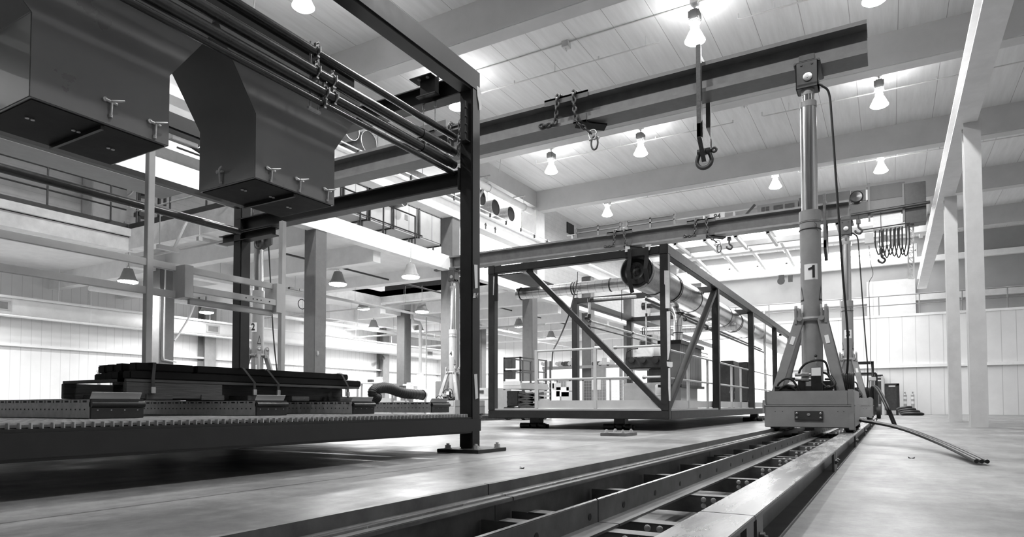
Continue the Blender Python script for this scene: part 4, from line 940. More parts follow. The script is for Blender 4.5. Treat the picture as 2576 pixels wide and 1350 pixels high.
# bolted angle on the left column
g = MB().box(GX-.004, GX+.004, GW-.09, GW-.0, 2.62, 2.98).box(GX-.04, GX+.0, GW-.096, GW-.09, 2.62, 2.98).build('bolted_angle', M_steel2, F2)
def taped(pts, name='tape_strip', m=M_tape, x=GX-.004):
    v = [P(a, b, x=x) for a, b in pts]
    return MB().add([(x-.001, p.y, p.z) for p in v]+[(x+.002, p.y, p.z) for p in v], [tuple(range(len(v))), tuple(range(2*len(v)-1, len(v)-1, -1))]+[((i+1)%len(v), i, i+len(v), (i+1)%len(v)+len(v)) for i in range(len(v))]).build(name, m, F2)
taped([(1671,680),(1684,680),(1685,775),(1674,775),(1673,716),(1671,714)])
taped([(1677,783),(1686,782),(1686,878),(1681,905),(1679,905)])
taped([(1677,909),(1692,910),(1692,922),(1688,924),(1678,921)])
taped([(1681,925),(1686,925),(1687,1008),(1683,1008),(1681,975)])
taped([(1241,695),(1244,695),(1242,742),(1240,742)])
taped([(1573,619),(1585,620),(1584,632),(1572,634)], x=GX-.02)
taped([(1624,615),(1639,614),(1634,629),(1624,630)], x=GX-.02)
# handrail on the near end and along the side
hr = MB()
zr_ = [1.57, 1.03]
yps = [P(1349, 950, x=GX+.05).y, P(1497, 950, x=GX+.05).y]
for y in yps: MB().box(GX+.03, GX+.08, y-.03, y+.03, .40, 1.57).build('handrail_post', M_offw, F2, .004)
for z, gaps in ((1.545, (1510, 1548)), (.975, (1585, 1620))):
    ya, yb = P(gaps[0], 900, x=GX+.05).y, P(gaps[1], 900, x=GX+.05).y
    for a, b in ((yps[0], ya), (yb, GY+.1)):
        r = MB().cyl((GX+.055, a, z), (GX+.055, b, z), .022, n=14).build('handrail', M_offw, F2)
    for q in (ya, yb): MB().lathe((GX+.055, q, z), [(.028,-.03),(.034,-.01),(.034,.01),(.028,.03)], 14, axis=(0,1,0)).build('rail_coupling', M_galv, F2)
MB().box(GX+.06, GX+.07, GY+.2, yps[0], .41, .56).build('toe_board', M_offw, F2)
for z in (1.50, .97):
    MB().cyl((GX+.2, GY+.16, z), (px_posts[3], GY+.16, z), .022, n=12).build('handrail', M_offw, F2)
for x in (P(1753, 950, y=GY).x, P(1800, 950, y=GY).x, P(1822, 950, y=GY).x, P(1858, 950, y=GY).x, P(1880, 950, y=GY).x, P(1910, 950, y=GY).x):
    MB().box(x-.03, x+.03, GY+.155, GY+.205, .40, 1.52).build('handrail_post', M_offw, F2, .004)
MB().box(GX+.2, px_posts[3], GY+.17, GY+.18, .41, .56).build('toe_board', M_offw, F2)

# roller skates under the module
def skate(x, y, lab):
    t = thing('roller_skate', lab, 'roller', (x, y, 0), 'roller skates under the second module')
    MB().box(x-.10, x+.10, y-.11, y+.11, .09, .21).build('timber_block', M_black, t, .006)
    MB().box(x-.14, x+.14, y-.16, y+.16, .055, .09).build('skate_frame', M_black, t, .004)
    for yy, n in ((-.25, 0), (-.08, 0), (.08, 0), (.19, 0)): MB().cyl((x-.13, y+yy, .055), (x-.13, y+yy+.11, .055), .055, n=20).build('roller', M_rubber, t)
    MB().cyl((x+.1, y-.22, .04), (x+.1, y+.22, .04), .04, n=16).build('roller', M_rubber, t)
for px, lab in ((1353, 'small roller skate under the left part of the module end'), (1565, 'small roller skate under the module near its corner')):
    y = P(px, 1075, x=12.0).y; skate(11.95, y, lab)
skate(20.5, GY+.1, 'distant roller skate under the long side of the module')
# anchor plate left on the floor
t = thing('anchor_plate', 'small bolted steel plate fixed to the floor in front of the second module', 'plate', (9.48, 3.6, 0))
pl = MB().box(9.22, 9.74, 3.40, 3.80, 0, .045).build('plate', M_track, t, .004)
for x, y in ((9.3, 3.47), (9.3, 3.73), (9.66, 3.47), (9.66, 3.73)): bolt(x, y, .045, pl)

# ---------------------------------------------------------------- ducts of the second module
dc = P(1605, 684, x=11.7); DR = .30
t = thing('round_duct', 'large foil wrapped round duct running into the module, its end closed with black plastic', 'duct', (11.6, dc.y, dc.z-DR))
DXE = 30.0
MB().cyl((11.62, dc.y, dc.z), (12.5, dc.y, dc.z), DR, n=48, caps=False).cyl((12.5, dc.y, dc.z), (13.6, dc.y, dc.z), DR, n=48, caps=False).build('bare_duct', M_galv, t)
MB().cyl((13.6, dc.y, dc.z), (DXE, dc.y, dc.z), DR+.006, n=48, caps=False).build('wrapped_duct', M_duct, t)
for x in (11.63, 12.55, 13.55, 13.66, 15.3, 16.9, 17.05, 18.6, 20.0, 20.15, 22): MB().ring((x, dc.y, dc.z), (1,0,0), DR+.006, .010 if x != 11.63 else .018, 48, 8).build('duct_joint', M_black if x > 12 else M_galv, t)
k = MB(); prof = [(0, -.05), (.08, .0), (.16, -.03), (.24, .02), (.29, .0), (DR+.012, .03), (DR+.012, .12)]
MB().lathe((11.60, dc.y, dc.z), [(max(a, .001), b) for a, b in prof], 48, axis=(1,0,0)).build('plastic_cover', M_plastic, t)
for px in (1585, 1628): 
    y = P(px, 690, x=11.5).y; z1 = P(px, 640, x=11.5).z
    pts = [(11.48, y, TOP-.02), (11.48, y, dc.z+.2), (11.46, y+.02, dc.z), (11.47, y-.01, dc.z-.25), (11.48, y-.05 if px < 1600 else y, dc.z-(.42 if px < 1600 else .27))]
    b = MB()
    for a, c in zip(pts[:-1], pts[1:]): b.bar(a, c, .075, .012, up=(1,0,0))
    tag(b.build('hanging_strap', M_rubber), 'black strap hanging over the duct end, '+('left one with trailing end' if px < 1600 else 'right one'), 'strap')
bz = P(1430, 727, x=12.3).z; by0 = P(1303, 740, x=12.3).y
t = thing('round_duct', 'smaller foil wrapped branch duct running left from the large duct', 'duct', (12.3, 5.8, bz-.13))
MB().cyl((12.3, dc.y+.1, bz), (12.3, by0, bz), .125, n=32).build('wrapped_duct', M_ductv, t)
for px in (1312, 1442, 1448, 1537): y = P(px, 730, x=12.3).y; MB().ring((12.3, y, bz), (0,1,0), .128, .012, 32, 8).build('band', M_rubber, t)
# hanging strap across the branch duct
pp = [P(1452, 705, x=12.1), P(1447, 730, x=12.1), P(1430, 795, x=12.0), P(1405, 855, x=11.9), P(1392, 880, x=11.62), P(1389, 905, x=11.58), P(1388, 930, x=11.56)]
tag(MB().tube(smooth(pp, 6), .014, 6).build('rope', M_cloth), 'grey cord hanging from the branch duct down to the white handrail', 'cord')
# riser duct behind the corner post
t = thing('round_duct', 'vertical wrapped duct standing just behind the corner post of the second module', 'duct', (P(1705, 900, x=14).x, P(1705, 900, x=14).y, .4))
q = P(1706, 900, x=14.2)
MB().tube(smooth([Vector((14.2, q.y, .4)), Vector((14.2, q.y, 1.4)), Vector((14.2, q.y, 2.2)), Vector((14.3, q.y+.03, 2.42)), Vector((14.5, q.y+.15, 2.62))], 6), .095, 24).build('wrapped_duct', M_ductz, t)
for z in (2.05, 2.5): MB().ring((14.2 if z < 2.2 else 14.33, q.y, z), (0,0,1), .1, .014, 24, 8).build('band', M_rubber, t)
# cross duct further in
qz = P(1640, 832, x=19).z; a = P(1613, 832, x=19).y; b = P(1668, 832, x=19).y
t = thing('round_duct', 'short wrapped duct crossing deep inside the second module', 'duct', (19, (a+b)/2, qz-.12))
MB().cyl((19, a, qz), (19, GY+.3, qz), .12, n=28).build('wrapped_duct', M_ductv, t)
for px in (1619, 1624): MB().ring((19, P(px, 832, x=19).y, qz), (0,1,0), .125, .014, 28, 8).build('band', M_rubber, t)
# process pipes
def pp_run(px_pts, xs, r, m, lab, n=10):
    pts = [P(a, b, x=x_) for (a, b), x_ in zip(px_pts, xs)]
    return tag(MB().tube(pts, r, n).build('process_pipe', m), lab, 'pipe')
def elbow_pipe(points, r, m, lab, clamps=()):
    t = thing('process_pipe', lab, 'pipe', points[0])
    MB().tube(points, r, 12).build('pipe_wall', m, t)
    for c, ax in clamps: MB().lathe(c, [(r*1.5,-.04),(r*1.5,.04)], 14, axis=ax).build('coupling', M_black, t)
    return t
e = [P(1600, 745, x=13.2), P(1490, 752, x=13.2), P(1483, 755, x=13.2), P(1482, 795, x=13.2), P(1477, 800, x=13.2)]
elbow_pipe(e, .03, M_galvd, 'grey pipe with dark elbows turning down inside the second module', [(e[1], (0,1,0)), (e[2], (0,0,1)), (e[3], (0,0,1)), (e[4], (0,1,0))])
y = P(1480, 806, x=13.2).y; z = P(1480, 806, x=13.2).z
elbow_pipe([Vector((13.2, y, z)), Vector((24, y, z))], .028, M_galvd, 'upper of two thin pipes running back inside the second module', [((x_, y, z), (1,0,0)) for x_ in (13.25, 16, 19.2)])
z = P(1480, 820, x=13.2).z
elbow_pipe([Vector((13.2, y, z)), Vector((24, y, z))], .018, M_dark, 'lower of two thin pipes running back inside the second module', [((x_, y, z), (1,0,0)) for x_ in (13.25, 16, 19.2)])
e = [P(1625, 745, x=15), P(1626, 870, x=15)]
elbow_pipe(e, .018, M_galvd, 'thin vertical gas line with valve in the middle of the second module', [(P(1626, 792, x=15), (0,0,1))])
e = [P(1618, 770, x=15.5), P(1650, 768, x=15.5)]
elbow_pipe(e, .06, M_black, 'short dark flanged pipe near the top of the second module', [(P(1620, 770, x=15.5), (0,1,0))])
# long bundle of side pipes and conduit behind the large duct
for i, (px, py, lab) in enumerate(((1735, 800, 'upper dark pipe running back below the large duct'), (1745, 812, 'lower dark pipe running back below the large duct'))):
    q = P(px, py, x=17); elbow_pipe([Vector((13.5, q.y, q.z)), Vector((28, q.y, q.z))], .035, M_dark, lab, [((x_, q.y, q.z), (1,0,0)) for x_ in (16.2, 18.4)])
for px, x_, lab in ((1453, 12.2, 'left thin sling cord hanging from the module roof'), (1564, 12.4, 'right thin cord with hook hanging from the module roof')):
    a = P(px, 690 if px < 1500 else 750, x=x_); b = P(px-2 if px < 1500 else px, 770 if px < 1500 else 806, x=x_)
    tag(MB().tube([Vector((x_, a.y, 3.2)), a, b], .007, 6).build('rope', M_rubber), lab, 'cord')

# ---------------------------------------------------------------- equipment inside and behind the second module
def at(px, py, x): return P(px, py, x=x)
def eqbox(name, x, px0, px1, py0, py1, depth, m, parent=None, bevel=.01):
    a = at(px0, py0, x); b = at(px1, py1, x); return MB().box(x, x+depth, min(a.y,b.y), max(a.y,b.y), min(a.z,b.z), max(a.z,b.z)).build(name, m, parent, bevel)
t = thing('pump_skid', 'dark compressor unit on a pale tank inside the second module', 'machine', (16, at(1620, 960, 16).y, .4))
eqbox('pale_tank', 16, 1569, 1664, 963, 1024, 1.6, M_lgrey, t, .03)
eqbox('compressor_block', 16.2, 1572, 1668, 898, 925, 1.0, M_dark, t, .03)
eqbox('compressor_stand', 16.3, 1632, 1668, 925, 962, .6, M_dark, t, .03)
w = eqbox('white_housing', 16.2, 1600, 1643, 872, 897, .6, M_white, t, .02)
for px in (1590, 1618, 1650): q = at(px, 905, 16.15); MB().lathe(q, [(.075,-.05),(.075,.12)], 20, axis=(1,0,0)).build('flange_cover', M_dark, t)
q = at(1617, 868, 16.4); MB().lathe(q, [(.05,-.06),(.05,.0),(.09,.0),(.09,.1),(.04,.12)], 16).build('gauge', M_dark, t)
MB().tube([at(1575, 905, 16.1), at(1577, 885, 16.1), at(1590, 877, 16.1), at(1605, 876, 16.1)], .015, 8).build('cable', M_rubber, t)
MB().box(16, 17.5, at(1664, 1000, 16).y, at(1569, 1000, 16).y, .40, at(1600, 1023, 16).z+.02).build('skid_base', M_grey, t)
t = thing('louvre_cabinet', 'ribbed grey cabinet row behind the diagonal brace in the second module', 'cabinet', (17.5, at(1740, 960, 17.5).y, .4))
y_ = 3.80
CE = 15.4
MB().box(13.6, CE, y_, y_+.4, .9, 1.75).build('cabinet_body', make_patterned('ribbed_panel', .20, .5, [(0, .14, 0, .03)], .08), t)
MB().box(13.5, CE+.05, y_-.05, y_+.45, 1.75, 1.83).box(13.5, CE+.05, y_-.05, y_+.45, .84, .9).build('cabinet_rail', M_black, t)
MB().box(13.8, CE-.2, y_+.05, y_+.35, .4, .84).build('cabinet_plinth', M_lgrey, t)
t = thing('steel_drum', 'pale round tank low behind the diagonal brace of the second module', 'tank', (14.6, 4.3, .4))
MB().lathe((15.0, 4.35, .40), [(.42,0),(.43,.02),(.42,.04),(.42,.28),(.435,.30),(.42,.32),(.42,.52),(.40,.55),(0,.56)], 40).build('tank_wall', M_lgrey, t)
for x_, w_, z0, z1, lab in ((20.8, .9, .55, 1.85, 'dark flat control panel standing left of the module post near the bright door'), (23.2, 1.3, .6, 1.95, 'dark wide control panel in front of the bright door')):
    t = thing('control_cabinet', lab, 'cabinet', (x_, GY+.9, .4))
    MB().box(x_, x_+w_, GY+.75, GY+1.15, z0, z1).build('cabinet_body', M_dark, t, .02)
    MB().box(x_+.08, x_+w_-.08, GY+.74, GY+.75, z0+.1, z1-.1).build('cabinet_door', M_dark, t, .01)
    MB().box(x_+.05, x_+.12, GY+.8, GY+1.1, .4, z0).box(x_+w_-.12, x_+w_-.05, GY+.8, GY+1.1, .4, z0).build('cabinet_leg', M_black, t)
t = thing('valve_stand', 'small dark valve with hand wheel standing on the module deck', 'valve', (21.6, GY+.35, .4))
vx = P(1840, 1000, y=GY+.35).x
MB().cyl((vx, GY+.35, .4), (vx, GY+.35, .82), .03).lathe((vx, GY+.35, .55), [(.07,0),(.07,.05)], 16).lathe((vx, GY+.35, .8), [(.06,0),(.03,.1),(.03,.15)], 16).build('valve_body', M_dark, t)
MB().ring((vx, GY+.28, .88), (0,1,0), .08, .012, 20, 6).cyl((vx, GY+.28, .88), (vx, GY+.35, .88), .012).build('hand_wheel', M_dark, t)
MB().cyl((vx, GY+.35, .40), (vx, GY+.35, .42), .09).build('foot', M_dark, t)
# ================================================================ OVERHEAD CRANE
CX_ = 25.2
t = thing('bridge_crane', 'overhead bridge crane with panels, louvred cabinet and walkway beyond the rear header beam', 'crane', (CX_, 5.4, 6.9))
MB().box(CX_, CX_+.45, -1.0, 11.7, 6.95, 7.42).build('bridge_girder', M_crane, t, .01)
MB().box(CX_+2.2, CX_+2.35, -1.0, 11.7, 6.9, 7.12).build('bridge_girder', M_offw, t, .01)
for i in range(8):
    y = 7.25+2.3-1.15*i; MB().box(CX_+.2, CX_+2.5, y-.05, y+.05, 6.80, 6.92).box(CX_+.2, CX_+.26, y-.08, y+.08, 6.78, 6.95).build('walkway_bracket', M_offw, t)
def yz(px, py, x=CX_): v = P(px, py, x=x); return v.y, v.z
def cpanel(px0, px1, py0, py1, name, m, d=.12, x=CX_-.02, z1=None, bevel=.01):
    y0, za = yz(px0, (py0+py1)/2, x); y1, zb_ = yz(px1, (py0+py1)/2, x); zt = yz((px0+px1)/2, py0, x)[1]; zb2 = yz((px0+px1)/2, py1, x)[1]
    return MB().box(x, x+d, y0, y1, zb2 if z1 is None else z1, zt).build(name, m, t, bevel)
for a, b, p0, nm in ((1451, 1562, 567, 'side_panel'), (1578, 1698, 548, 'side_panel')):
    q = cpanel(a, b, p0, 620, nm, M_crane, z1=7.35)
    y0 = yz(a, 600)[0]; y1 = yz(b, 600)[0]; zt = yz((a+b)/2, p0)[1]
    MB().box(CX_-.05, CX_+.2, y0, y1, zt-.04, zt+.02).box(CX_-.05, CX_-.02, (y0+y1)/2-.04, (y0+y1)/2+.04, 7.35, zt).box(CX_-.05, CX_-.02, y0-.04, y0+.04, 7.35, zt).box(CX_-.05, CX_-.02, y1-.04, y1+.04, 7.35, zt).box(CX_-.05, CX_-.02, y1, y0, zt-.22, zt-.17).build('panel_frame', M_cranel, q)
y0, y1 = yz(1425, 560)[0], yz(1905, 520)[0]
zt = yz(1760, 537)[1]
MB().cyl((CX_+.05, y0, zt-.1), (CX_+.05, y1, zt-.1), .03, n=8).build('crane_handrail', M_lgrey, t)
for px in (1437, 1568, 1770, 1846): y = yz(px, 540)[0]; MB().box(CX_+.02, CX_+.08, y-.03, y+.03, 7.35, zt-.1).build('handrail_post', M_lgrey, t)
sg = yz(1805, 545); MB().box(CX_-.06, CX_-.05, sg[0]-.28, sg[0]+.28, sg[1]-.16, sg[1]+.14).build('sign_board', M_offw, t)
text('crane_number', '94', .26, (CX_-.063, sg[0], sg[1]), (0,-1,0), (0,0,1), M_ink, t)
y0 = yz(1868, 530)[0]; MB().bar((CX_-.05, y0, 7.4), (CX_-.05, yz(1900, 515)[0], yz(1900, 515)[1]), .07, .07).build('dark_strut', M_dark, t)
cb = cpanel(1905, 2008, 509, 560, 'louvred_cabinet', M_cranel, .5, z1=7.3)
for px in (1920, 1931, 1958, 1987):
    l = MB(); w = .06 if px < 1940 else .16; y = yz(px, 530)[0]
    for i in range(7): l.box(CX_-.035, CX_-.02, y-w, y+w, 7.43+i*.045, 7.455+i*.045)
    l.build('louvre', M_dark, cb)
cpanel(2010, 2140, 488, 560, 'machinery_panel', M_crane, .5, z1=7.2)
mh = cpanel(2140, 2178, 478, 506, 'motor_recess', M_dark, .1, x=CX_-.04)
my, mz = yz(2155, 497); MB().lathe((CX_-.10, my, mz), [(.20,.1),(.21,0),(.17,-.04),(.06,-.05),(.0,-.06)], 24, axis=(1,0,0)).build('motor', M_black, mh)
MB().box(CX_-.08, CX_-.06, my-.36, my-.28, mz-.15, mz+.2).build('bright_strip', M_white, mh)
cpanel(2180, 2276, 463, 500, 'end_panel', M_crane, .2)
cpanel(2180, 2276, 500, 524, 'end_panel', M_cranel, .2)
cpanel(2183, 2189, 460, 556, 'panel_post', M_cranel, .1, x=CX_-.1); cpanel(2270, 2276, 460, 556, 'panel_post', M_cranel, .1, x=CX_-.1)
MB().tube([P(2140, 541, x=CX_-.2), P(2340, 508, x=CX_-.2)], .05, 10).build('drive_shaft', M_dark, t)
cpanel(2196, 2268, 538, 572, 'end_truck', M_white, .6)
cpanel(2276, 2330, 458, 560, 'end_truck', M_dark, .5)
# festoon cable loops
yA = P(2170, 578, x=CX_-.3); yB = P(2290, 560, x=CX_-.3)
MB().cyl(yA, yB, .02, n=8).build('festoon_rail', M_dark, t)
f = []
for i, px in enumerate((2202, 2213, 2222, 2231, 2241, 2252, 2262, 2270)):
    a = P(px, 580-i*1.6, x=CX_-.3); b = P(px+9, 640+(i%3)*4, x=CX_-.3); c = P(px+17, 580-i*1.6, x=CX_-.3)
    m1 = a.lerp(b, .6)+Vector((0, .06, 0)); m2 = c.lerp(b, .6)+Vector((0, -.06, 0))
    MB().tube(smooth([a, m1, b, m2, c], 8), .022, 8).build('festoon_loop', M_rubber, t)
a, b = P(2175, 588, x=CX_-.3), P(2198, 612, x=CX_-.3); MB().box(CX_-.4, CX_-.2, b.y, a.y, b.z, a.z).build('junction_box', M_lgrey, t, .01)
for px, x_ in ((2160, CX_-.2), (2218, CX_-.1), (1835, CX_+.4)):
    h = P(px, 582 if px > 2000 else 622, x=x_)
    if px == 2218: h = P(2218, 655, x=x_)
    k = thing('crane_hook', {2160: 'dark crane hook hanging just right of the rear jack head', 2218: 'small crane hook hanging under the cable loops at right', 1835: 'small dark hook below the crane walkway left of the tall piston'}[px], 'hook', h)
    MB().tube(smooth([h+Vector((0,0,.30)), h+Vector((0,0,.14)), h+Vector((0,-.10,.02)), h+Vector((0,-.03,-.08)), h+Vector((0,.08,-.02)), h+Vector((0,.10,.05))], 6), .035, 10).build('hook_bow', M_dark, k)
    MB().box(h.x-.06, h.x+.06, h.y-.07, h.y+.07, h.z+.26, h.z+.4).cyl(h+Vector((0,0,.38)), (h.x, h.y, 6.95), .012, n=6).build('hook_block', M_dark, k)
t = thing('pendant_control', 'white crane pendant control hanging on a long cable left of the dark containers', 'remote control', P(2194, 955, x=22))
a = P(2182, 948, x=22); b = P(2204, 957, x=22); MB().box(21.95, 22.05, b.y, a.y, b.z, a.z).build('control_body', M_offw, t, .01)
for px in (2187, 2193, 2199): q = P(px, 957, x=22); q2 = P(px, 975, x=22); MB().cyl(q, q2, .025, n=10).build('push_button', M_alu, t)
cp = [P(2186, 618, x=24.7), P(2190, 660, x=24.2), P(2196, 690, x=24), P(2186, 712, x=23.5), P(2187, 760, x=23), P(2190, 850, x=22.5), P(2190, 900, x=22.2), P(2195, 946, x=22)]
MB().tube(smooth(cp, 6), .010, 6).build('pendant_cable', M_dark, t)
# dark opening in the blockwork where the crane rail ends
q = P(1434, 577, y=14.04); tag(MB().box(q.x-.4, q.x+.4, 14.0, 14.06, q.z-.25, q.z+.3).build('vent_opening', M_ink), 'dark square vent in the grey block wall left of the crane panels', 'vent')

# ================================================================ DUCTS AND PIPES UNDER THE CEILING AT LEFT
def stub_duct(px, py, Y, r, L, lab):
    c = P(px, py, y=Y); t = thing('round_duct', lab, 'duct', (c.x, Y, c.z-r), 'open round ducts beside the clerestory')
    MB().cyl((c.x, Y, c.z), (c.x+.0, Y+L, c.z), r, n=32, caps=False).build('duct_wall', M_galv, t)
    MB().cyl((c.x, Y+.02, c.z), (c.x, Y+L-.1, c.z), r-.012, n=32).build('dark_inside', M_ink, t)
    MB().ring((c.x, Y+.01, c.z), (0,1,0), r, .014, 32, 6).build('duct_lip', M_galv, t)
    for x in (-.35, .35): pass
    MB().cyl((c.x, Y+.4, c.z+r), (c.x, Y+.4, 9.9 if Y > 13.9 else 9.3), .012, n=6).build('hanger_rod', M_galvd, t)
stub_duct(1286, 538, 13.6, .30, 3.2, 'open round duct end, lowest right of the three beside the corner post')
stub_duct(1247, 522, 13.6, .32, 3.2, 'open round duct end in the middle of the three beside the corner post')
stub_duct(1212, 497, 13.6, .30, 3.2, 'open round duct end half hidden by the corner post')
stub_duct(1017, 505, 13.2, .17, 1.5, 'small open duct end above the pale cabinets on the mezzanine')
stub_duct(929, 358, 13.0, .33, 4.5, 'large open duct end seen below the four black pipes')
stub_duct(885, 325, 13.0, .30, 4.5, 'large open duct end at the shoulder of the hopper, partly hidden')
t = thing('eaves_pipe', 'thick pale pipe along the high wall with ring hangers', 'pipe', (21, 13.2, 8.7))
MB().cyl((4, 13.2, 8.8), (24.5, 13.2, 8.8), .13, n=20).build('pipe_wall', M_offw, t)
for x in (6, 9, 12, 15, 18, 21.0, 23.8): MB().ring((x, 13.2, 8.8), (1,0,0), .15, .014, 24, 6).cyl((x, 13.2, 8.95), (x, 13.2, 9.3), .01, n=6).box(x-.02, x+.02, 13.1, 13.7, 9.26, 9.3).build('ring_hanger', M_galvd, t)
trim(MB().box(20.6, 20.9, 13.5, 13.8, 5.2, 9.3).bar((20.9, 13.65, 8.4), (21.6, 13.65, 9.25), .1, .1), M_offw)
t = thing('air_handler', 'ribbed rectangular duct box next to the open round ducts', 'duct', (19, 15, 8.3))
MB().box(16.2, 20.4, 14.3, 16.3, 8.25, 8.75).build('duct_body', M_duct, t, .02)
for x in (17, 19.5): MB().cyl((x, 15.2, 8.75), (x, 15.2, 9.9), .012, n=6).build('hanger_rod', M_galvd, t)
t = thing('runway_conduit', 'thin conduit with black brackets along the top of the white runway girder', 'conduit', (15, 11.88, 7.1))
MB().cyl((2, 11.86, 7.12), (25, 11.86, 7.12), .018, n=8).build('conduit_tube', M_white, t)
x = 9.3; 
while x < 24.8:
    MB().box(x-.015, x+.015, 11.84, 11.90, 6.98, 7.15).build('conduit_bracket', M_dark, t); x += 1.08
# pale equipment cabinets on the mezzanine
k = 0
for px0, px1, lab in ((862, 924, 'pale panelled cabinet on the mezzanine, first from the left with dark frame'), (928, 985, 'pale panelled cabinet on the mezzanine, middle of the lit three'), (988, 1050, 'pale panelled cabinet on the mezzanine with small plate, near the round duct'), (1053, 1110, 'pale panelled cabinet on the mezzanine, right one by the concrete column'), (770, 858, 'pale cabinet on the mezzanine partly hidden behind the near hopper')):
    Y = 13.6; x0 = P(px0, 600, y=Y).x; x1 = P(px1, 600, y=Y).x
    t = thing('equipment_cabinet', lab, 'cabinet', ((x0+x1)/2, Y, 5.2), 'pale cabinets on the mezzanine')
    b = MB().box(x0+.04, x1-.02, Y, Y+2.4, 6.15, 7.05).build('cabinet_body', M_metalpanel, t, .005)
    MB().box(x0+.05, x1-.03, Y+.02, Y+2.38, 6.10, 6.15).build('cabinet_underside', M_lgrey, b)
    f = MB()
    for x in (x0, x1-.04): f.box(x, x+.05, Y-.03, Y+.03, 6.08, 7.08)
    f.box(x0, x1, Y-.03, Y+.03, 7.05, 7.09).box(x1-.04, x1, Y, Y+2.4, 6.06, 6.12)
    f.build('cabinet_frame', M_dark, t)
    f = MB()
    for x in (x0+.02, x1-.06):
        for y in (Y+.3, Y+2.2): f.box(x, x+.05, y, y+.05, 5.2, 6.1)
    f.build('support_leg', M_grey, t)
    k += 1
    if k == 3: q = P(1022, 547, y=Y-.002); MB().box(q.x-.08, q.x+.08, Y-.006, Y-.001, q.z-.09, q.z+.09).build('rating_plate', M_grey, b)
# mezzanine guard rail along the white edge beam
t = thing('guard_rail', 'dark tubular guard rail on the white mezzanine edge beam', 'railing', (12.5, 12.5, 5.2))
for z in (6.28, 5.75): MB().cyl((8, 12.55, z), (15.75 if z > 6 else 16.1, 12.55, z), .022, n=8).build('top_rail' if z > 6 else 'mid_rail', M_dark, t)
for x in (9.2, 10.7, 12.2, 13.35, 14.3, 15.75): MB().cyl((x, 12.55, 5.2), (x, 12.55, 6.28), .024, n=8).build('rail_post', M_dark, t)
MB().box(8, 17, 12.34, 12.38, 5.2, 5.32).build('kick_plate', M_dark, t)
t = thing('guard_rail', 'dark guard rail above the cross beam at the far left of the mezzanine', 'railing', (10.1, 15, 5.2))
for z in (6.3, 5.75): MB().cyl((10.1, 12.6, z), (10.1, 17.7, z), .022, n=8).build('top_rail' if z > 6 else 'mid_rail', M_offw, t)
for y in (13.2, 14.6, 16.1, 17.6): MB().cyl((10.1, y, 5.2), (10.1, y, 6.3), .024, n=8).build('rail_post', M_dark, t)
MB().box(9.95, 9.98, 12.4, 17.7, 5.2, 5.36).build('kick_plate', M_dark, t)
t = thing('guard_rail', 'black rail with posts along the mezzanine edge at the far left', 'railing', (5, 17.7, 5.2))
for z in (6.3, 5.75): MB().cyl((-8, 17.75, z), (9.9, 17.75, z), .022, n=8).build('top_rail' if z > 6 else 'mid_rail', M_dark, t)
for x in (2, 3.5, 5, 6.5, 8, 9.5): MB().cyl((x, 17.75, 5.2), (x, 17.75, 6.3), .024, n=8).build('rail_post', M_dark, t)
MB().box(-8, 9.9, 17.62, 17.65, 5.2, 5.34).build('kick_plate', M_dark, t)
t = thing('guard_rail', 'small railing beyond the hanging lamp by the dark post, on the inner mezzanine edge', 'railing', (20.8, 16, 5.2))
for z in (6.25, 5.7): MB().cyl((20.8, 12.5, z), (20.8, 17.9, z), .02, n=8).build('top_rail' if z > 6 else 'mid_rail', M_dark, t)
for y in (13.0, 14.6, 16.2, 17.6): MB().cyl((20.8, y, 5.2), (20.8, y, 6.25), .022, n=8).build('rail_post', M_dark, t)
MB().box(20.62, 20.65, 12.4, 18, 5.2, 5.42).build('kick_plate', M_dark, t)
# things on the mezzanine at far left
t = thing('metal_cabinet', 'large grey enamel cabinet behind the railing at the far left, under a fan', 'cabinet', (8.5, 19.0, 5.2))
q0 = P(232, 520, y=19.2).x; q1 = P(320, 520, y=19.2).x
MB().box(q0, q1, 19.2, 19.75, 5.2, 7.5).build('cabinet_body', M_lgrey, t, .02)
fq = P(303, 446, y=19.1)
f = thing('axial_fan', 'round axial fan above the grey cabinet at the far left edge', 'fan', (fq.x, 19.2, 7.5))
MB().ring((fq.x, 19.3, fq.z), (0,1,0), .52, .03, 32, 8).box(fq.x-.05, fq.x+.05, 19.28, 19.36, 7.5, fq.z-.5).build('fan_ring', M_galvd, f)
for i in range(5):
    a = 2*math.pi*i/5; d_ = Vector((math.cos(a), 0, math.sin(a))); n_ = Vector((-math.sin(a), 0, math.cos(a)))
    c0 = Vector((fq.x, 19.3, fq.z)); MB().add([c0+d_*.1-n_*.05+Vector((0,.05,0)), c0+d_*.1+n_*.05-Vector((0,.05,0)), c0+d_*.48+n_*.16-Vector((0,.05,0)), c0+d_*.48-n_*.12+Vector((0,.06,0))]+[c0+d_*.1-n_*.05+Vector((0,.06,0)), c0+d_*.1+n_*.05-Vector((0,.04,0)), c0+d_*.48+n_*.16-Vector((0,.04,0)), c0+d_*.48-n_*.12+Vector((0,.07,0))], [(0,1,2,3),(7,6,5,4),(0,4,5,1),(1,5,6,2),(2,6,7,3),(3,7,4,0)]).build('fan_blade', M_galv, f)
MB().lathe((fq.x, 19.2, fq.z), [(.0,0),(.1,.01),(.11,.12)], 20, axis=(0,1,0)).ring((fq.x, 19.19, fq.z), (0,1,0), .06, .015, 20, 6).build('fan_hub', M_offw, f)
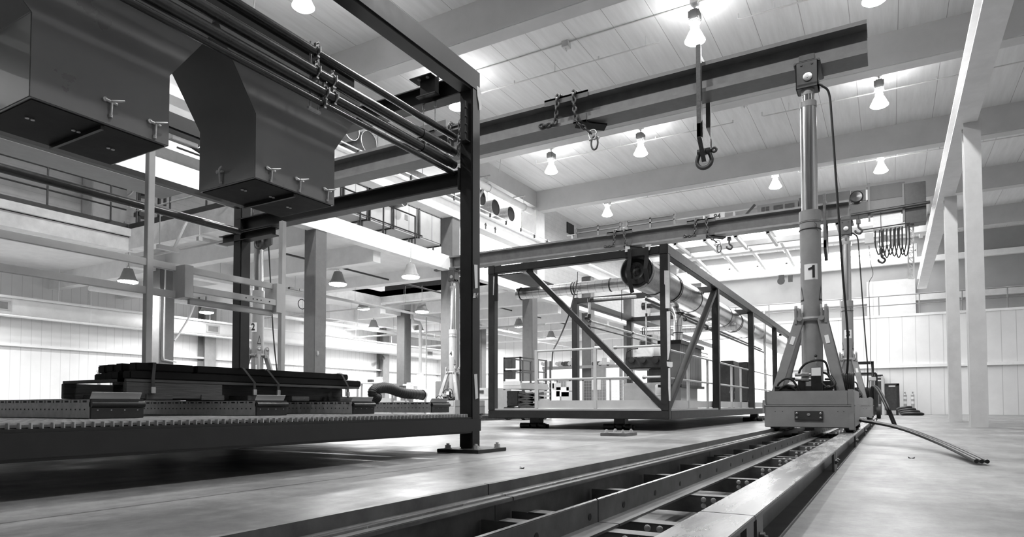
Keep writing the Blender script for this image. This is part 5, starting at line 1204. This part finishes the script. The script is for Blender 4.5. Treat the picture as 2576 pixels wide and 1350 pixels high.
for a, b, lab in (((345, 470), (375, 560), 'dark pump and valve cluster behind the left pale post, upper mezzanine'), ((395, 470), (408, 560), 'dark slim riser behind the railing at left')):
    p0 = P(*a, y=18.6); p1 = P(*b, y=18.6)
    t = thing('valve_cluster', lab, 'machine', ((p0.x+p1.x)/2, 18.6, 5.2))
    MB().box(p0.x, p0.x+.06, 18.5, 18.56, 5.2, p0.z+.4).box(p1.x, p1.x+.06, 18.5, 18.56, 5.2, p0.z+.2).box(p0.x, p1.x, 18.45, 18.75, 5.9, 6.02).build('support_frame', M_dark, t)
    if a[0] < 380: MB().lathe((p0.x+.2, 18.6, 6.5), [(.15,0),(.2,.1),(.2,.35),(.1,.5)], 16).box(p0.x, p1.x+.1, 18.5, 18.9, 7.0, 7.4).build('pump_body', M_black, t)
    if a[0] < 380: MB().tube([(p0.x, 18.5, 6.3), (p1.x+.5, 18.5, 6.35)], .04, 8).tube([(p0.x+.2, 18.4, 5.5), (p0.x+.3, 18.4, 6.9)], .035, 8).tube([(p0.x-.4, 18.5, 5.6), (p1.x+.1, 18.5, 5.62)], .035, 8).build('bright_pipe', M_galv, t)
c = P(431, 510, y=20.5); tag(MB().box(c.x-.2, c.x+.2, 20.2, 20.6, 5.2, 9.9).build('steel_column', M_colw), 'white column standing on the upper mezzanine right of the pumps', 'column')
t = thing('machine_console', 'pale machine with tubes on the mezzanine just left of the dark post top', 'machine', P(535, 512, y=19))
p0 = P(498, 505, y=16.5); p1 = P(560, 520, y=16.5); MB().box(p0.x+1, p1.x+1, 16.5, 17.4, 5.2, 5.95).build('console_body', M_white, t, .02)
MB().tube([(p0.x+1.1, 16.45, 5.75), (p1.x+.8, 16.45, 5.78)], .05, 10).tube([(p0.x+1.1, 16.45, 5.5), (p1.x+.8, 16.45, 5.5)], .05, 10).build('bright_pipe', M_chrome, t)
# cable tray and hoses seen between the hoppers
t = thing('cable_tray', 'ladder cable tray with black cables seen between the two hoppers', 'cable tray', (9, 13.2, 7.4))
a0 = P(440, 322, y=13.4); zt = a0.z
for y in (13.2, 13.6):
    MB().box(4, 11.5, y-.02, y+.02, zt, zt+.1).build('side_rail', M_offw, t)
x = 4.1; rr = MB()
while x < 11.4: rr.box(x, x+.05, 13.2, 13.6, zt, zt+.03); x += .25
rr.build('tray_rung', M_offw, t)
for i in range(6):
    y = 13.25+.06*i; pts = [Vector((4+.9*j, y+random.uniform(-.05,.05), zt+.12+random.uniform(-.02,.06))) for j in range(10)]
    MB().tube(smooth(pts, 4), .035, 8).build('black_cable', M_rubber, t)
for i in range(5):
    c = P(455+9*i, 335+6*i, y=13.1); MB().tube(smooth([c+Vector((-.3,0,.15)), c+Vector((-.1,-.05,-.12)), c+Vector((.2,-.05,-.2)), c+Vector((.45,0,.05))], 6), .03, 8).build('cable_loop', M_rubber, t)
for x in (5, 7.5, 10): MB().cyl((x, 13.4, zt), (x, 13.4, 9.3 if x < 25 else 9.9), .012, n=6).build('hanger_rod', M_galvd, t)
pb = P(463, 348, y=13.0); MB().box(pb.x-.3, pb.x+.3, 12.95, 13.1, pb.z-.12, pb.z+.14).build('junction_box', M_lgrey, t, .01)
tag(MB().cyl((3, 14.6, 8.0), (20, 14.6, 8.0), .25, n=24).build('round_duct', M_galv), 'long bright round duct seen in the gap between the hoppers', 'duct')
tag(MB().box(5.2, 9.2, 13.0, 15.0, 5.40, 5.85).box(6.9, 7.0, 12.97, 13, 5.40, 5.85).build('air_duct', M_grey, None, .02), 'pale rectangular duct below the cable tray seen between the hoppers', 'duct')
sup = MB()
for x in (4, 8, 12, 15): sup.box(x, x+.08, 15.1, 15.18, 5.2, 6.35)

# ================================================================ BACKGROUND EQUIPMENT
t = thing('scissor_lift', 'scissor lift with railed platform seen between the posts of the second module', 'lift', (22, 9, 0))
lx = 18.2
def Y_(px, x=lx): return P(px, 950, x=x).y
def Z_(py, x=lx): return P(1300, py, x=x).z
ya, yb = Y_(1268), Y_(1310)
for y in (ya-.02, yb): MB().box(lx, lx+.05, y, y+.05, Z_(980), Z_(897)).build('platform_post', M_dark, t)
for y in (ya-.02, yb): MB().box(lx+1.8, lx+1.85, y, y+.05, Z_(980), Z_(897)).build('platform_post', M_dark, t)
for z in (Z_(899), Z_(931)): MB().box(lx, lx+.04, yb, ya, z-.02, z+.02).box(lx, lx+1.85, yb, yb+.04, z-.02, z+.02).box(lx, lx+1.85, ya-.04, ya, z-.02, z+.02).build('platform_rail', M_dark, t)
MB().box(lx-.02, lx+1.9, yb-.03, ya+.03, Z_(978), Z_(962)).build('platform_deck', M_lgrey, t, .01)
MB().box(lx-.03, lx-.02, yb, ya, Z_(968), Z_(958)).build('hazard_strip', M_offw, t)
MB().box(lx, lx+.25, ya-.30, ya-.02, Z_(925), Z_(899)).build('control_box', M_dark, t, .01)
MB().box(lx, lx+.25, ya-.30, ya-.02, Z_(952), Z_(930)).build('control_box', M_dark, t, .01)
for i in range(3):
    z = .42+.16*i
    for s_ in (1, -1): MB().bar((lx+.05+(.0 if s_ > 0 else 1.7), yb+.1, z), (lx+.05+(1.7 if s_ > 0 else 0), yb+.1, z+.16), .05, .07).bar((lx+.05+(.0 if s_ > 0 else 1.7), ya-.1, z), (lx+.05+(1.7 if s_ > 0 else 0), ya-.1, z+.16), .05, .07).build('scissor_arm', M_black, t)
MB().box(lx, lx+.5, yb+.1, ya-.1, .45, Z_(982)).build('hydraulic_pack', M_black, t, .02)
MB().box(lx-.05, lx+1.9, yb, ya, .18, .42).build('chassis', M_black, t, .02)
for x in (lx+.25, lx+1.6):
    for y in (yb, ya): MB().cyl((x, y-.06, .17), (x, y+.06, .17), .17, n=20).build('wheel', M_rubber, t)
t = thing('steel_shelving', 'pale open shelving with long parts right of the scissor lift', 'shelf', (20, Y_(1335, 20), 0))
x = 20.6; a, b = Y_(1352, x), Y_(1314, x)
for y in (a, b): MB().box(x, x+.05, y-.03, y+.03, 0, P(1330, 905, x=x).z).box(x+1, x+1.05, y-.03, y+.03, 0, P(1330, 905, x=x).z).build('shelf_post', M_dark, t)
for py in (960, 975, 985, 995, 1005, 1012): z = P(1330, py, x=x).z; MB().box(x-.02, x+1.05, a, b, z-.03, z+.03).build('shelf_board', M_lgrey if py > 960 else M_white, t)
for i, py in enumerate((970, 981, 991)):
    z = P(1330, py, x=x).z; MB().box(x+.02, x+.6, a+.05, b-.1, z-.06, z+.03).build('stored_part', M_white if i % 2 else M_dark, t)
t = thing('control_bench', 'grey machine cabinet on the floor between the two modules', 'cabinet', (21, Y_(1222, 21), 0))
a = P(1240, 1000, x=21); b = P(1205, 1000, x=21)
MB().box(21, 22.4, a.y, b.y+.1, .16, P(1222, 975, x=21).z).build('cabinet_body', M_lgrey, t, .02)
MB().box(20.98, 21, a.y, b.y+.1, P(1222, 1003, x=21).z, P(1222, 997, x=21).z).build('drip_ledge', M_offw, t)
q = P(1212, 985, x=21); MB().box(20.98, 21, q.y-.08, q.y+.1, q.z-.06, q.z+.06).build('display', M_dark, t)
for y in (a.y+.1, b.y-.1): MB().box(21.1, 21.25, y-.06, y+.06, 0, .16).box(22.1, 22.25, y-.06, y+.06, 0, .16).build('foot', M_black, t)
# conveyor gantry with drives
gx = 27.5
t = thing('machine_gantry', 'dark overhead machine beam with small drives, behind the white handrail', 'machine', (gx, P(1490, 915, x=gx).y, 0))
a = P(1364, 915, x=gx); b = P(1640, 915, x=gx)
MB().box(gx, gx+.3, b.y, a.y, P(1490, 925, x=gx).z, P(1490, 918, x=gx).z+.0).build('carrier_beam', M_grey, t)
for px in (1374, 1410, 1425, 1442, 1503, 1520, 1540, 1600): q = P(px, 914, x=gx); MB().box(gx+.02, gx+.28, q.y-.12, q.y+.12, P(1490, 918, x=gx).z, q.z+.10+.08*(px % 3)).lathe((gx, q.y+.2, q.z), [(.09,0),(.09,.2)], 12, axis=(1,0,0)).build('drive_unit', M_dark if px % 2 else M_lgrey, t)
for px in (1368, 1450, 1560, 1635): q = P(px, 930, x=gx); MB().box(gx+.05, gx+.2, q.y-.06, q.y+.06, 0, P(1490, 925, x=gx).z).build('gantry_post', M_grey, t)
# wire mesh guard fence
fx = 25.5
t = thing('mesh_fence', 'wire mesh machine guard with notices pinned on it, seen through the second module', 'fence', (fx, P(1490, 990, x=fx).y, 0))
a = P(1370, 990, x=fx).y; b = P(1570, 990, x=fx).y; zt = P(1470, 955, x=fx).z
for i in range(7): y = a+(b-a)*i/6; MB().box(fx, fx+.06, y-.03, y+.03, 0, zt).build('fence_post', M_grey, t)
MB().box(fx, fx+.04, b, a, zt-.04, zt).box(fx, fx+.04, b, a, .08, .12).build('fence_rail', M_grey, t)
ms = MB(); y = b
while y < a: ms.box(fx+.02, fx+.025, y, y+.008, .1, zt); y += .12
z = .2
while z < zt: ms.box(fx+.02, fx+.025, b, a, z, z+.008); z += .12
ms.build('wire_mesh', M_galv, t)
for px, py, w, h in ((1385, 965, .16, .2), (1400, 972, .2, .15), (1415, 985, .3, .2), (1438, 970, .25, .2), (1428, 1000, .3, .25), (1500, 965, .2, .25), (1395, 995, .25, .2)):
    q = P(px, py, x=fx-.01); MB().box(fx-.012, fx, q.y-w, q.y+w, q.z-h, q.z+h).build('notice', M_paper if px % 2 else M_offw, t)
for i, (px, py0, py1, w, lab) in enumerate(((1508, 925, 960, .12, 'small dark indicator panel hung beside the back column'), (1420, 955, 985, .15, 'dark small cabinet behind the mesh fence'))):
    q = P(px, (py0+py1)/2, x=26.5); MB()
    tag(MB().box(26.5, 26.7, q.y-w*2, q.y+w*2, 0 if i else P(px, py1, x=26.5).z-1.2, P(px, py0, x=26.5).z).build('panel_box', M_grey, None, .01), lab, 'cabinet')
# benches and stored goods along the left wall
for px0, px1, py, Y, lab, m in ((278, 330, 930, 20.0, 'pale steel workbench at the left edge behind the deck', M_offw), (835, 905, 952, 19.5, 'white workbench with parts right of the tube load', M_white), (940, 1000, 962, 19.0, 'pale workbench behind the flexible hose', M_offw), (1022, 1075, 978, 16.0, 'white low cabinet behind the end of the flexible hose', M_white)):
    x0 = P(px0, py, y=Y).x; x1 = P(px1, py, y=Y).x; z = P((px0+px1)/2, py, y=Y).z
    t = thing('workbench', lab, 'table', ((x0+x1)/2, Y, 0))
    MB().box(x0, x1, Y, Y+.8, z-.06, z).build('bench_top', m, t, .01)
    MB().box(x0+.05, x1-.05, Y+.1, Y+.75, .12, z*.55).build('bench_drawer', M_lgrey, t, .01)
    for x in (x0+.03, x1-.09):
        for y in (Y+.03, Y+.7): MB().box(x, x+.06, y, y+.06, 0, z-.06).build('leg', M_grey, t)
    if px0 != 278:
        for j in range(4): MB().box(x0+.1+j*(x1-x0-.4)/4, x0+.25+j*(x1-x0-.4)/4, Y+.2, Y+.45, z, z+.12+.07*(j % 3)).build('bench_item', (M_dark, M_white, M_galvd, M_grey)[j], t, .01)
t = thing('spray_bottle', 'white bottle standing in front of the low bay column plinth', 'bottle', P(1003, 985, y=17.5))
q = P(1003, 995, y=17.4); MB().lathe((q.x, 17.4, q.z-.2), [(.07,0),(.075,.02),(.075,.35),(.03,.45),(.03,.5)], 20).build('bottle_body', M_white, t)
MB().lathe((q.x, 17.4, q.z+.3), [(.035,0),(.035,.08)], 12).build('cap', M_dark, t)
q0 = q; MB().box(q.x-.4, q.x+.4, 17.2, 17.7, 0, q.z-.2).build('stand', M_lgrey, t, .01)
# upper walkway railing on the end wall
t = thing('guard_rail', 'thin railing on top of the white end wall behind the jacks', 'railing', (40.1, 0, 5.27))
for z in (6.3, 5.8): MB().cyl((40.1, -9, z), (40.1, 12, z), .028, n=8).build('top_rail' if z > 6 else 'mid_rail', M_grey, t)
for i in range(12): MB().cyl((40.1, -8.8+1.85*i, 5.27), (40.1, -8.8+1.85*i, 6.3), .028, n=8).build('rail_post', M_grey, t)
q = P(2240, 701, x=42.9); tag(MB().box(42.85, 42.9, q.y-1.2, q.y+1.2, 5.3, 7.6).box(42.8, 42.85, q.y+.9, q.y+1.0, 5.3, 7.6).build('wall_door', M_offw), 'flush pale door in the upper end wall beside the crane column', 'door')
t = thing('wall_speaker', 'small dark loudspeaker and switch box on the upper wall post', 'speaker', P(1968, 708, x=42.6))
q = P(1966, 708, x=42.6); MB().lathe(q, [(.12,-.1),(.22,-.2)], 16, axis=(1,0,0)).box(q.x-.1, q.x+.15, q.y-.15, q.y+.15, q.z+.1, q.z+.4).build('horn', M_dark, t)
q = P(1988, 700, x=42.6); MB().box(42.6, 42.75, q.y-.12, q.y+.12, q.z-.2, q.z+.2).build('switch_box', M_dark, t)
# dark containers, posts and clutter by the end wall
for px0, px1, py, x_, lab in ((2196, 2225, 950, 37.2, 'dark steel container left of its taller twin by the end wall'), (2226, 2263, 964, 36.6, 'dark scratched steel container on legs at the right by the end wall'), (2200, 2222, 942, 38.75, 'black machine block behind the two dark containers')):
    y0 = P(px0, 1000, x=x_).y; y1 = P(px1, 1000, x=x_).y; zt = P((px0+px1)/2, py, x=x_).z
    t = thing('steel_container', lab, 'container', (x_, (y0+y1)/2, 0))
    MB().box(x_, x_+1.4, y1, y0, .22, zt).build('container_body', M_dark, t, .02)
    MB().box(x_-.02, x_, y1, y1+.12, .22, zt).box(x_-.02, x_, y1, y0, zt-.1, zt-.04).build('door_frame', M_black, t)
    MB().box(x_-.03, x_-.02, (y0+y1)/2-.14, (y0+y1)/2+.14, zt-.16, zt-.1).build('plate', M_offw, t)
    for y in (y1+.1, y0-.1): MB().box(x_+.05, x_+.15, y-.05, y+.05, 0, .22).box(x_+1.2, x_+1.3, y-.05, y+.05, 0, .22).build('container_leg', M_black, t)
q = P(2221, 1000, x=36.4); tag(MB().box(36.4, 36.5, q.y-.06, q.y+.06, 0, P(2221, 945, x=36.4).z).build('steel_post', M_lgrey), 'pale upright steel post standing against the dark containers', 'post')
for px, lab in ((2277, 'striped bollard right of the dark containers'), (2296, 'striped bollard at the right edge by the end wall')):
    q = P(px, 1000, x=38.5); t = thing('bollard', lab, 'bollard', (38.5, q.y, 0), 'bollards by the end wall')
    MB().cyl((38.5, q.y, 0), (38.5, q.y, 1.0), .075, n=16).lathe((38.5, q.y, 1.0), [(.075,0),(.03,.05),(.03,.12),(.05,.14),(0,.16)], 12).build('bollard_post', M_lgrey, t)
    for z in (.55, .78): MB().cyl((38.5, q.y, z), (38.5, q.y, z+.12), .08, n=16).build('white_band', M_white, t)
q = P(2285, 1036, x=35)
t = thing('hose_coil', 'pile of dark coiled hose on the floor at the right', 'hose', (35, q.y, 0))
for i in range(4): MB().ring((35+.05*i, q.y+.1*(i-1.5), .07+.09*i), (.1,.05*i,1), .42-.05*i, .055, 24, 8).build('hose_loop', M_rubber, t)
fx_ = P(2172, 1000, x=26)
t = thing('pallet_truck', 'dark lift truck mast and chassis behind the rear jack', 'vehicle', (26, fx_.y, 0))
for dy in (-.3, .32): MB().box(26, 26.1, fx_.y+dy-.04, fx_.y+dy+.04, .1, 2.0).build('mast_rail', M_black, t)
MB().box(26, 26.06, fx_.y-.3, fx_.y+.3, 1.9, 2.0).box(26, 26.08, fx_.y-.3, fx_.y+.3, .9, 1.0).build('mast_bar', M_black, t)
MB().box(26.2, 27.6, fx_.y-.45, fx_.y+.45, .25, 1.1).box(26.2, 27.4, fx_.y-.42, fx_.y+.42, 1.55, 1.62).build('truck_body', M_dark, t, .03)
for y in (-.4, .4): MB().box(26.25, 26.3, fx_.y+y-.03, fx_.y+y+.03, 1.1, 1.58).box(27.3, 27.35, fx_.y+y-.03, fx_.y+y+.03, 1.1, 1.58).build('roof_post', M_black, t)
for x in (26.4, 27.3):
    for y in (-.45, .45): MB().cyl((x, fx_.y+y-.06, .25), (x, fx_.y+y+.06, .25), .25, n=24).build('wheel', M_rubber, t)
# cables on the floor
def floor_cable(pts, r, lab, n=3):
    base = smooth([Vector(p) for p in pts], 8)
    t = thing('power_cable', lab, 'cable', base[0])
    for i in range(n): MB().tube([p+Vector((.0, (i-(n-1)/2)*r*2.1, 0)) for p in base], r, 8).build('cable_strand', M_rubber, t)
floor_cable([(9.85, .34, .27), P(2175, 1058, x=9.7), P(2210, 1064, x=9.4), P(2250, 1072, x=9.0), P(2298, 1086, x=8.4), P(2380, 1118, x=7.4), P(2470, 1160, z=.03)], .016, 'bundle of dark cables leaving the front jack base to the right')
floor_cable([(17.4, .36, .62), P(2196, 973, x=17), P(2206, 976, x=16.8), P(2218, 995, x=16.4), P(2235, 1030, x=15.8), P(2251, 1069, z=.03)], .022, 'bright arching hoses from the rear jack base down to the floor', 2)
for px, py, s_, lab in ((1313, 1178, .035, 'small dry leaf scrap on the floor left of the track'), (2292, 1152, .05, 'dark scrap of debris on the floor at the right edge'), (1655, 1214, .0, '')):
    if not s_: continue
    q = P(px, py, z=0); tag(MB().add([(q.x-s_,q.y,.001),(q.x,q.y-s_*.6,.012),(q.x+s_,q.y+.01,.002),(q.x,q.y+s_*.5,.016),(q.x-s_*.8,q.y,.0),(q.x,q.y-s_*.5,.0),(q.x+s_*.8,q.y,.0),(q.x,q.y+s_*.4,.0)], [(0,1,2,3),(7,6,5,4),(0,4,5,1),(1,5,6,2),(2,6,7,3),(3,7,4,0)]).build('floor_scrap', M_dark), lab, 'debris')

t = thing('lattice_ladder', 'narrow lattice mast hanging beside the crane end at the right edge', 'ladder', P(2290, 640, x=25.5))
MB().box(25.45, 25.6, P(2290, 545, x=25.5).y-.2, P(2290, 545, x=25.5).y+.2, P(2290, 546, x=25.5).z, 7.0).build('mast_bracket', M_offw, t)
a, b = P(2283, 545, x=25.5), P(2286, 700, x=25.5); c, e = P(2297, 545, x=25.5), P(2299, 700, x=25.5)
MB().bar(a, b, .05, .05).build('mast_rail', M_offw, t); MB().bar(c, e, .05, .05).build('mast_rail', M_offw, t)
rg = MB()
for i in range(13):
    f = i/12; rg.bar(a.lerp(b, f), c.lerp(e, f), .03, .03)
    if i < 12: rg.bar(a.lerp(b, f), c.lerp(e, f+1/12), .02, .02)
rg.build('mast_rung', M_offw, t)
